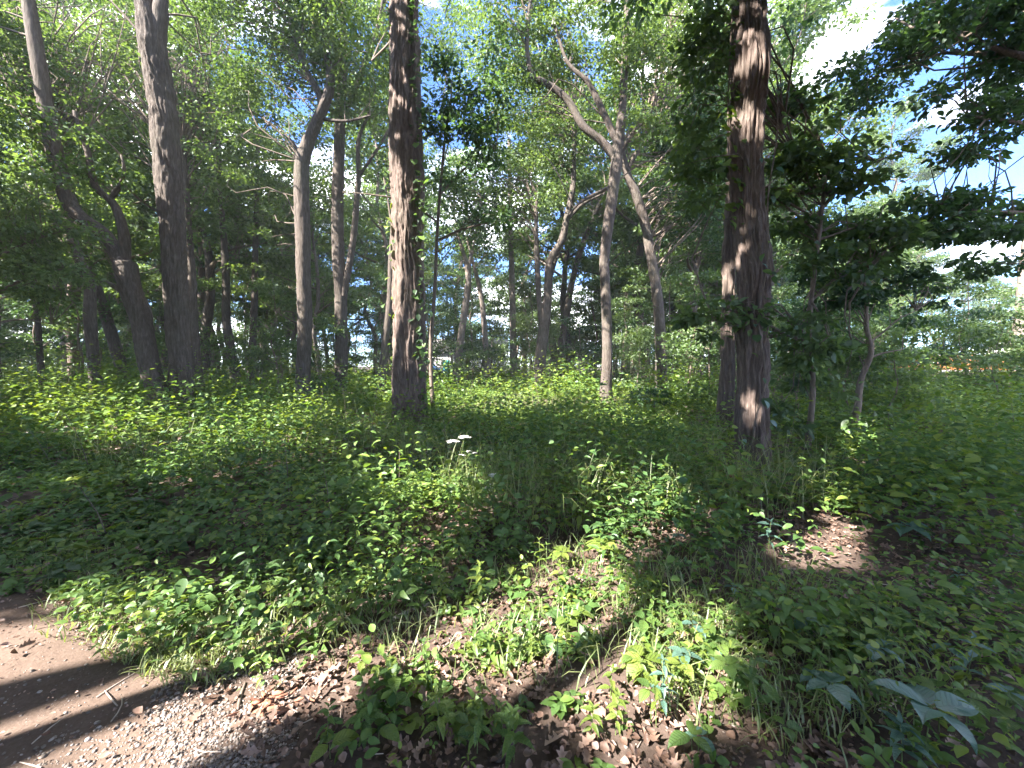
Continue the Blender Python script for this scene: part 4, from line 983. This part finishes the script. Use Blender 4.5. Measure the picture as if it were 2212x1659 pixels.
GR = {'u': ('upright herb with paired narrow leaves among the low plants', 'upright narrow leaved herbs'), 't': ('three leaved creeper spreading over soil and dead leaves', 'three leaved creepers'),
      'p': ('five leaved creeper with leaflets fanned from one stalk', 'five leaved creepers'), 's': ('low round leaved seedling on the leaf litter', 'round leaved seedlings')}
def scatter(n, box, kinds, cols, sz=1.0):
    done = 0; tries = 0
    while done < n and tries < n * 40:
        tries += 1
        px, py = rp.uniform(box[0], box[2]), rp.uniform(box[1], box[3])
        x, y, _ = on_ground(px, py)
        if rp.random() > float(cover(x, y)) + .12 or float(path_amt(x, y)) > .4: continue
        k = kinds[rp.integers(len(kinds))]; c = cols[rp.integers(len(cols))]; lab, gr = GR[k]
        if k == 'u': upright(x, y, rp.uniform(.14, .30) * sz, c, lab, gr, rp.uniform(.05, .085) * sz, rp.integers(3, 6))
        if k == 't': whorl(x, y, rp.uniform(.05, .16) * sz, c, lab, gr, rp.uniform(.06, .10) * sz, 3)
        if k == 'p': whorl(x, y, rp.uniform(.08, .20) * sz, c, lab, gr, rp.uniform(.07, .11) * sz, 5)
        if k == 's': sprig(x, y, rp.uniform(.04, .10) * sz, c, lab, gr, rp.uniform(.035, .06) * sz)
        done += 1
scatter(60, (560, 1150, 1000, 1420), 'uutts', ['herb', 'bright'])
scatter(34, (950, 1150, 1420, 1420), 'uusst', ['bright', 'bright', 'herb'])
scatter(45, (950, 1400, 1560, 1600), 'usst', ['bright', 'herb', 'bright'], .75)
scatter(24, (700, 1440, 1500, 1659), 'utsu', ['bright', 'herb'])
scatter(50, (1400, 1180, 2212, 1659), 'tptu', ['herb', 'blue', 'herb'], 1.05)
scatter(46, (100, 1080, 800, 1280), 'ttpu', ['herb', 'herb', 'deep'], 1.25)
scatter(30, (1280, 1020, 1800, 1180), 'tpu', ['herb', 'bright'], 1.2)

def placed(f, px, py, *a, **k):
    x, y, _ = on_ground(px, py); return f(x, y, *a, **k)
placed(whorl, 1995, 1640, .22, 'blue', 'big blue green plant with broad oval leaves at lower right', None, .17, 5, 'oval', -.02, name='broad_leaf_plant')
placed(whorl, 1385, 1460, .10, 'bright', 'bright plant with large drooping oval leaves at the edge of the sunny soil', None, .14, 6, 'oval', -.3, name='broad_leaf_plant')
placed(whorl, 1250, 1150, .17, 'bright', 'umbrella leaf plant with pointed lobes standing above bare soil', None, .15, 6, 'lance', -.12, name='umbrella_plant')
placed(whorl, 1300, 1215, .15, 'bright', 'bright umbrella leaf plant in sun, lower of the two', None, .17, 7, 'oval', -.12, name='umbrella_plant')
placed(whorl, 1210, 1225, .14, 'bright', 'sunlit umbrella leaf plant beside the reddish soil gap', None, .12, 6, 'oval', -.1, name='umbrella_plant')
placed(whorl, 1730, 1080, .22, 'herb', 'broad leaf plant in shade below the nearest trunk', None, .2, 6, 'oval', -.15, name='broad_leaf_plant')
placed(whorl, 1960, 1190, .2, 'blue', 'blue green leaf plant at the edge of dark soil', None, .17, 5, 'oval', -.1, name='broad_leaf_plant')
placed(upright, 1862, 1060, .75, 'bright', 'tall spindly sunlit plant with small leaves right of the nearest trunk', None, .085, 12)
placed(upright, 1425, 1090, .6, 'herb', 'tall lily like plant with arching narrow leaves right of the clearing', None, .17, 4)
placed(upright, 1040, 1300, .28, 'bright', 'upright leafy plant at left end of the sunny patch', None, .085, 6)
placed(upright, 955, 1310, .26, 'bright', 'leafy plant left of the sunny patch with pale tip', None, .08, 6)
placed(upright, 1110, 1640, .2, 'herb', 'pointed leaved plant at the bottom edge of the sunny soil', None, .085, 5)
placed(upright, 950, 1590, .2, 'bright', 'pointed leaf plant among dead leaves at the bottom', None, .08, 5)
placed(upright, 850, 1520, .16, 'herb', 'leafy plant on dark soil left of the dead leaves', None, .09, 4, 'oval')

# white flowering plants
def flower_plant(px, py, heads, label):
    b = on_ground(px, py); Yd = b[1]; z = float(gz(b[0], b[1]))
    t = thing('flowering_plant', label, 'wildflower', (b[0], b[1], z))
    o0 = np.array([b[0], b[1], z])
    m = MB(); hub = at(heads[0][0], heads[0][1], Yd); s0 = o0 + (hub - o0) * .45
    m.add(*tube([o0 - [0, 0, .02], s0, hub], [.005, .004, .003], 6, .08))
    for q, (hx, hy, r) in enumerate(heads[1:]):
        e = at(hx, hy, Yd + rp.normal(0, .04)); m.add(*tube([s0, (s0 + e) / 2 - [0, 0, .02], e], [.0035, .003, .002], 5, .06))
    obj('stem', m.build('stem', M_STEM, True, o0), t)
    for (hx, hy, r) in [(a_, b_, c_ * 1.5) for a_, b_, c_ in heads]:
        c = at(hx, hy, Yd); hm = MB()
        for k in range(9):
            a = k * 2.4; rr = r * math.sqrt((k + .3) / 9); p = c + np.array([math.cos(a) * rr, math.sin(a) * rr, r * .35 * (1 - k / 9)])
            n = 8; an = np.linspace(0, 6.28, n, endpoint=False)
            ax = np.stack([np.cos(an), np.sin(an), np.full(n, .1)], -1)
            V_, F_ = leaves(L_SIMPLE, np.repeat(p[None], n, 0), ax, np.repeat([[0, 0, 1.0]], n, 0) + rp.normal(size=(n, 3)) * .2, r * .55, r * .35)
            hm.add(V_, F_, .6)
        obj('flower_head', hm.build('flower_head', M_PETAL, False, o0), t)
    for k in range(7):
        f = .2 + .7 * k / 7; p = (hub - o0) * f
        put_leaf(t, LEAFS['lance', 'herb'][k % 3], p, k * 2.4, .3, 0, .09)
flower_plant(985, 1050, [(1003, 946, .045), (977, 955, .045), (1012, 976, .022), (1016, 981, .018), (998, 984, .024), (1025, 979, .018)], 'tall white wildflower with flat flower heads, taller of the two')
flower_plant(1050, 1110, [(1067, 1028, .035), (1055, 1047, .02), (1060, 1055, .022), (1065, 1054, .02), (1052, 1054, .018), (1057, 1062, .018)], 'shorter white wildflower with small drooping clusters')

# ------------------------------------------------------------------ climbing vines
def vine(label, pts, Yd, face, n, size, col, rad, spreadpx):
    P = [at(x, y, Yd) for x, y in pts]; P = [p - [0, rad, 0] for p in P]
    o0 = P[0].copy(); t = thing('climbing_vine', label, 'vine', o0)
    m = MB(); m.add(*tube(P, [.012] * (len(P) - 1) + [.006], 6, .15, .002)); obj('stem', m.build('stem', M_TWIG, True, o0), t)
    cv = curve(P, np.ones(len(P)), .05)[0]
    for q in range(n):
        c = cv[rp.integers(len(cv))] + np.array([rp.normal(0, 1) * w2m(spreadpx, Yd), rp.uniform(-.12, .02), rp.normal(0, .1)]) - o0
        put_leaf(t, LEAFS['oval' if q % 3 else 'round', col[q % len(col)]][rp.integers(3)], c, rp.uniform(3.5, 5.9), rp.normal(-.7, .3), rp.normal(0, .3), size * rp.uniform(.6, 1.3))
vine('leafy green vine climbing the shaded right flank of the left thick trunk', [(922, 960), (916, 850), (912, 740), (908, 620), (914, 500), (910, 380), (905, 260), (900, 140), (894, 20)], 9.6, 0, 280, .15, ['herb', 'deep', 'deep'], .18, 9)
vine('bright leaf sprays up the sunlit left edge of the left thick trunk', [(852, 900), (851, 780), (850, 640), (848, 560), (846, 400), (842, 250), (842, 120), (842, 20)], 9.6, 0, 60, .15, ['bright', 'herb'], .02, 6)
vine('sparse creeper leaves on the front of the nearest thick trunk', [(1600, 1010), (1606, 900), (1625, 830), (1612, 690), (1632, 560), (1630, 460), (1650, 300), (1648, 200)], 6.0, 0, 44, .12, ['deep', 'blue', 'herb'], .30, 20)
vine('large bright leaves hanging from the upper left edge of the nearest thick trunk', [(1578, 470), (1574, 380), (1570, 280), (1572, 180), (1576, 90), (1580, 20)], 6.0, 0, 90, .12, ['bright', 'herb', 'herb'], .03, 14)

# ------------------------------------------------------------------ logs, sticks, dark shrub, dead sapling
def stick(name, label, cat, pts, rad, mat, bark=.004, sides=14, zoff=.0):
    P = []
    for (x, y) in pts:
        g_ = on_ground(x, y); P.append([g_[0], g_[1], float(gz(g_[0], g_[1])) + zoff])
    o0 = np.array(P[0]); m = MB(); m.add(*tube(P, rad, sides, .03, bark, 0, int(pts[0][0]))); m.add(*tube([P[0], np.array(P[0]) + unit(np.array(P[0]) - P[1]) * .01], [rad[0] * .98, rad[0] * .3], sides, .02))
    return tag(obj(name, m.build(name, mat, True, o0), None, o0), label, cat)
stick('fallen_log', 'short bleached log half buried in sunlit soil below the nearest trunk', 'log', [(1688, 1135), (1700, 1165), (1722, 1205)], [.028, .034, .03], M_GREY, .006, 20, .012)
stick('fallen_branch', 'grey fallen branch on dead leaves at the bottom middle', 'branch', [(1075, 1640), (1100, 1605), (1130, 1570)], [.013, .015, .011], M_GREY, .002, 10, .014)
stick('fallen_branch', 'thin dark root crossing the pebbles near the path', 'branch', [(515, 1530), (520, 1500), (530, 1470)], [.008, .009, .005], M_TWIG, .001, 8, .006)
stick('fallen_branch', 'bleached stick lying at the left above the bare soil gap', 'branch', [(850, 1335), (890, 1312), (930, 1300)], [.014, .013, .008], M_DEAD, .002, 10, .012)
stick('fallen_branch', 'pale short stick in shade at lower right', 'branch', [(1900, 1545), (1925, 1535), (1945, 1520)], [.006, .006, .004], M_DEAD, .001, 8, .008)
stick('fallen_log', 'reddish rotten log lying in shade at the foot of the nearest trunk', 'log', [(1490, 1000), (1540, 1020), (1590, 1045)], [.10, .09, .06], M_ROT, .012, 26, .04)
# rotten wood chunk by the gravel
cg = on_ground(585, 1530); o0 = np.array([cg[0], cg[1], float(gz(cg[0], cg[1]))])
root = thing('rotten_wood', 'crumbling reddish wood chunk beside the pebbles', 'wood chunk', o0)
for q in range(34):
    m = MB(); a = rp.normal(.5, .8); p = np.array([rp.normal(0, .055), rp.normal(0, .04), rp.uniform(.0, .035)]); d = np.array([math.cos(a), math.sin(a), rp.normal(0, .3)]) * rp.uniform(.012, .035)
    V_, F_ = tube([p - d, p, p + d], [rp.uniform(.004, .010), rp.uniform(.008, .014), .004], 5, .02, .003, 0, q); m.add(V_, F_); obj('splinter', m.build('splinter', M_ROT, False), root)

hero('shrub', 'dark rounded shrub at the right edge of the clearing, before the curved dark trunk', [(1412, 905, 6), (1413, 880, 5), (1414, 850, 4)], 10.8, M_TWIG, crown=[(1414, 865, 38, 38, 0, 16, .28)], seed=40, res=(8, .1), bark=0, per=60, leaf=.11, leafmat=M_DEEP)['category'] = 'shrub'

ds = at(1253, 822, 22); o0 = np.array([ds[0], ds[1], float(gz(ds[0], ds[1]))])
t = thing('dead_sapling', 'bleached leafless dead sapling standing beyond the clearing', 'tree', o0)
m = MB(); m.add(*tube([o0 - [0, 0, .1], at(1250, 790, 22), at(1245, 755, 22)], [.05, .04, .015], 8, .2)); obj('trunk', m.build('trunk', M_DEAD, True, o0), t)
for q in range(12):
    b = o0 + np.array([-.05, 0, .5 + .12 * q]); e = b + np.array([rp.normal(0, .35), rp.normal(0, .2), rp.uniform(.3, .8)])
    m = MB(); m.add(*tube([b, (b + e) / 2 + rp.normal(size=3) * .05, e], [.02, .014, .005], 5, .15)); obj('branch', m.build('branch', M_DEAD, True, o0), t)

# ------------------------------------------------------------------ far clearing: street, fence, van, house
M_ROAD = simple_mat('pale_road', (.36, .34, .33), (.46, .44, .42), 2, .85)
M_ORANGE = simple_mat('orange_mesh', (.75, .22, .03), (.85, .30, .05), 4, .5)
M_WHITE = simple_mat('white_paint', (.76, .76, .77), (.82, .82, .82), 3, .4)
M_TEAL = simple_mat('teal_paint', (.03, .38, .44), (.05, .45, .50), 3, .4)
M_GLASS = simple_mat('dark_glass', (.03, .04, .05), (.05, .06, .08), 3, .08)
M_BLUEP = simple_mat('blue_paint', (.07, .16, .45), (.09, .20, .52), 3, .35)
M_TYRE = simple_mat('tyre_rubber', (.02, .02, .02), (.035, .035, .035), 12, .8)
M_ROOF = simple_mat('roof_shingle', (.12, .11, .11), (.20, .19, .18), 20, .9)

def box(mb, x0, x1, y0, y1, z0, z1, tx=0.0):
    V = [(x0, y0, z0), (x1, y0, z0), (x1, y1, z0), (x0, y1, z0), (x0 + tx, y0 + tx * .5, z1), (x1 - tx, y0 + tx * .5, z1), (x1 - tx, y1 - tx * .5, z1), (x0 + tx, y1 - tx * .5, z1)]
    mb.add(V, np.array([(0, 3, 2, 1), (4, 5, 6, 7), (0, 1, 5, 4), (1, 2, 6, 5), (2, 3, 7, 6), (3, 0, 4, 7)]))

m = MB(); m.add([(21, 24.5, 1.07), (70, 24.5, 1.07), (70, 34, 1.07), (24, 34, 1.07)], np.array([(0, 1, 2, 3)])); obj('road', m.build('road', M_ROAD), kind='structure')
fx0, fx1, fy = 23.0, 36.0, 26.2
t = thing('safety_fence', 'orange plastic mesh fence between the wood and the pale road', 'fence', (fx0, fy, 1.05))
m = MB()
for q in range(12): box(m, 0, fx1 - fx0, -.008, .008, .12 + q * .085, .15 + q * .085)
for q in range(131): box(m, q * .1, q * .1 + .03, -.014, .014, .12, 1.1)
obj('mesh_panel', m.build('mesh_panel', M_ORANGE), t, kind='stuff')
for q in range(6):
    m = MB(); m.add(*tube([(0, 0, -.2), (0, 0, 1.3)], [.03, .03], 8, .5)); obj('post', m.build('post', M_DEAD), t, ((fx1 - fx0) / 5 * q, .06, 0))

def vehicle(name, label, cat, loc, rz, L, H, paint, lower=None, cab=.25):
    t = thing(name, label, cat, loc, None, (0, 0, rz))
    prof = [(-L / 2, .35), (-L / 2, H * .62), (-L / 2 + .15, H * .97), (L * (.5 - cab) - .1, H), (L * (.5 - cab * .55), H * .62), (L / 2 - .1, H * .52), (L / 2, .4)]
    hw = .9; V_ = [(x, -hw, z) for x, z in prof] + [(x, hw, z) for x, z in prof]; n = len(prof)
    m = MB(); m.add(V_, [np.array([list(range(n))]), np.array([list(range(2 * n - 1, n - 1, -1))]), np.array([(q, q + n, (q + 1) % n + n, (q + 1) % n) for q in range(n)])])
    obj('body', m.build('body', paint), t)
    for s in (-1, 1):
        m = MB(); y = s * (hw + .004); m.add([(-L * .42, y, H * .62), (L * (.5 - cab) - .1, y, H * .62), (L * (.5 - cab) - .25, y, H * .9), (-L * .40, y, H * .9)], np.array([(0, 1, 2, 3)])); obj('side_window', m.build('side_window', M_GLASS), t)
        if lower:
            m = MB(); box(m, -L * .45, L * .45, min(y, y + s * .01), max(y, y + s * .01), .45, H * .34); obj('stripe', m.build('stripe', lower), t)
        for wx in (-L * .3, L * .32):
            m = MB(); m.add(*tube([(wx, s * (hw - .18), .33), (wx, s * (hw + .02), .33)], [.33, .33], 16, .1)); w = obj('wheel', m.build('wheel', M_TYRE, True), t)
            m = MB(); m.add(*tube([(wx, s * (hw + .0), .33), (wx, s * (hw + .03), .33)], [.18, .17], 12, .02)); obj('hub_cap', m.build('hub_cap', M_WHITE, True), w)
    return t
vehicle('parked_van', 'white van with teal lower stripe parked on the road beyond the orange fence', 'van', (38.6, 29.0, 1.08), 0, 5.2, 2.3, M_WHITE, M_TEAL)
vehicle('parked_car', 'blue car glimpsed between the far trunks', 'car', (-11.0, 52.0, 0), .1, 4.2, 1.5, M_BLUEP, None, .32)
t = thing('house', 'white house glimpsed between trunks far behind the clearing', 'house', (-10, 60, 0))
m = MB(); box(m, -9, 9, 0, 8, 0, 3.2); obj('wall', m.build('wall', M_WHITE), t)
m = MB(); m.add([(-9.4, -.4, 3.2), (9.4, -.4, 3.2), (9.4, 8.4, 3.2), (-9.4, 8.4, 3.2), (-9.4, 4, 5.6), (9.4, 4, 5.6)], [np.array([(0, 1, 5, 4), (2, 3, 4, 5)]), np.array([(0, 4, 3), (1, 2, 5)])]); obj('roof', m.build('roof', M_ROOF), t)
for q in (-6, -2.5, 2.5, 6):
    m = MB(); box(m, q - .6, q + .6, -.03, .05, 1.0, 2.3); w = obj('window', m.build('window', M_WHITE), t)
    m = MB(); box(m, q - .5, q + .5, -.05, -.032, 1.1, 2.2); obj('pane', m.build('pane', M_GLASS), w)
m = MB(); box(m, -.5, .5, -.04, .05, 0, 2.1); obj('door', m.build('door', M_TEAL), t)

# ------------------------------------------------------------------ each small plant named by the landmark it grows closest to
LM = [(585, 1530, 'reddish wood chunk'), (2000, 1590, 'big blue green plant'), (1385, 1460, 'bright drooping plant'), (1250, 1150, 'umbrella leaf plant'), (1710, 1170, 'short half buried log'), (985, 1050, 'taller white wildflower'),
      (1100, 1605, 'grey fallen branch'), (890, 1312, 'bleached stick'), (270, 1310, 'bent grass tuft'), (1730, 1080, 'foot of the nearest trunk'), (1790, 1330, 'grass clump on dark soil'), (430, 1060, 'tall pale grass'), (1960, 1190, 'blue green plant on dark soil')]
LMW = [(on_ground(a, b)[:2], n) for a, b, n in LM]
by = {}
for o in C.objects:
    k = {v[1]: q for q, v in GR.items()}.get(o.get('group'))
    if k and o.get('category') == 'plant':
        p = np.array(o.location[:2]); d = [np.linalg.norm(p - c) for c, _ in LMW]; i = int(np.argmin(d)); by.setdefault((k, LMW[i][1]), []).append((d[i], o.name))
WORD = {'u': 'upright narrow leaved herb', 't': 'three leaved creeper', 'p': 'five leaved creeper', 's': 'round leaved seedling'}
for (k, n), l in by.items():
    for q, (d, nm) in enumerate(sorted(l)): bpy.data.objects[nm]['label'] = f'{WORD[k]}, {ORD[q]} of its kind from the {n}'
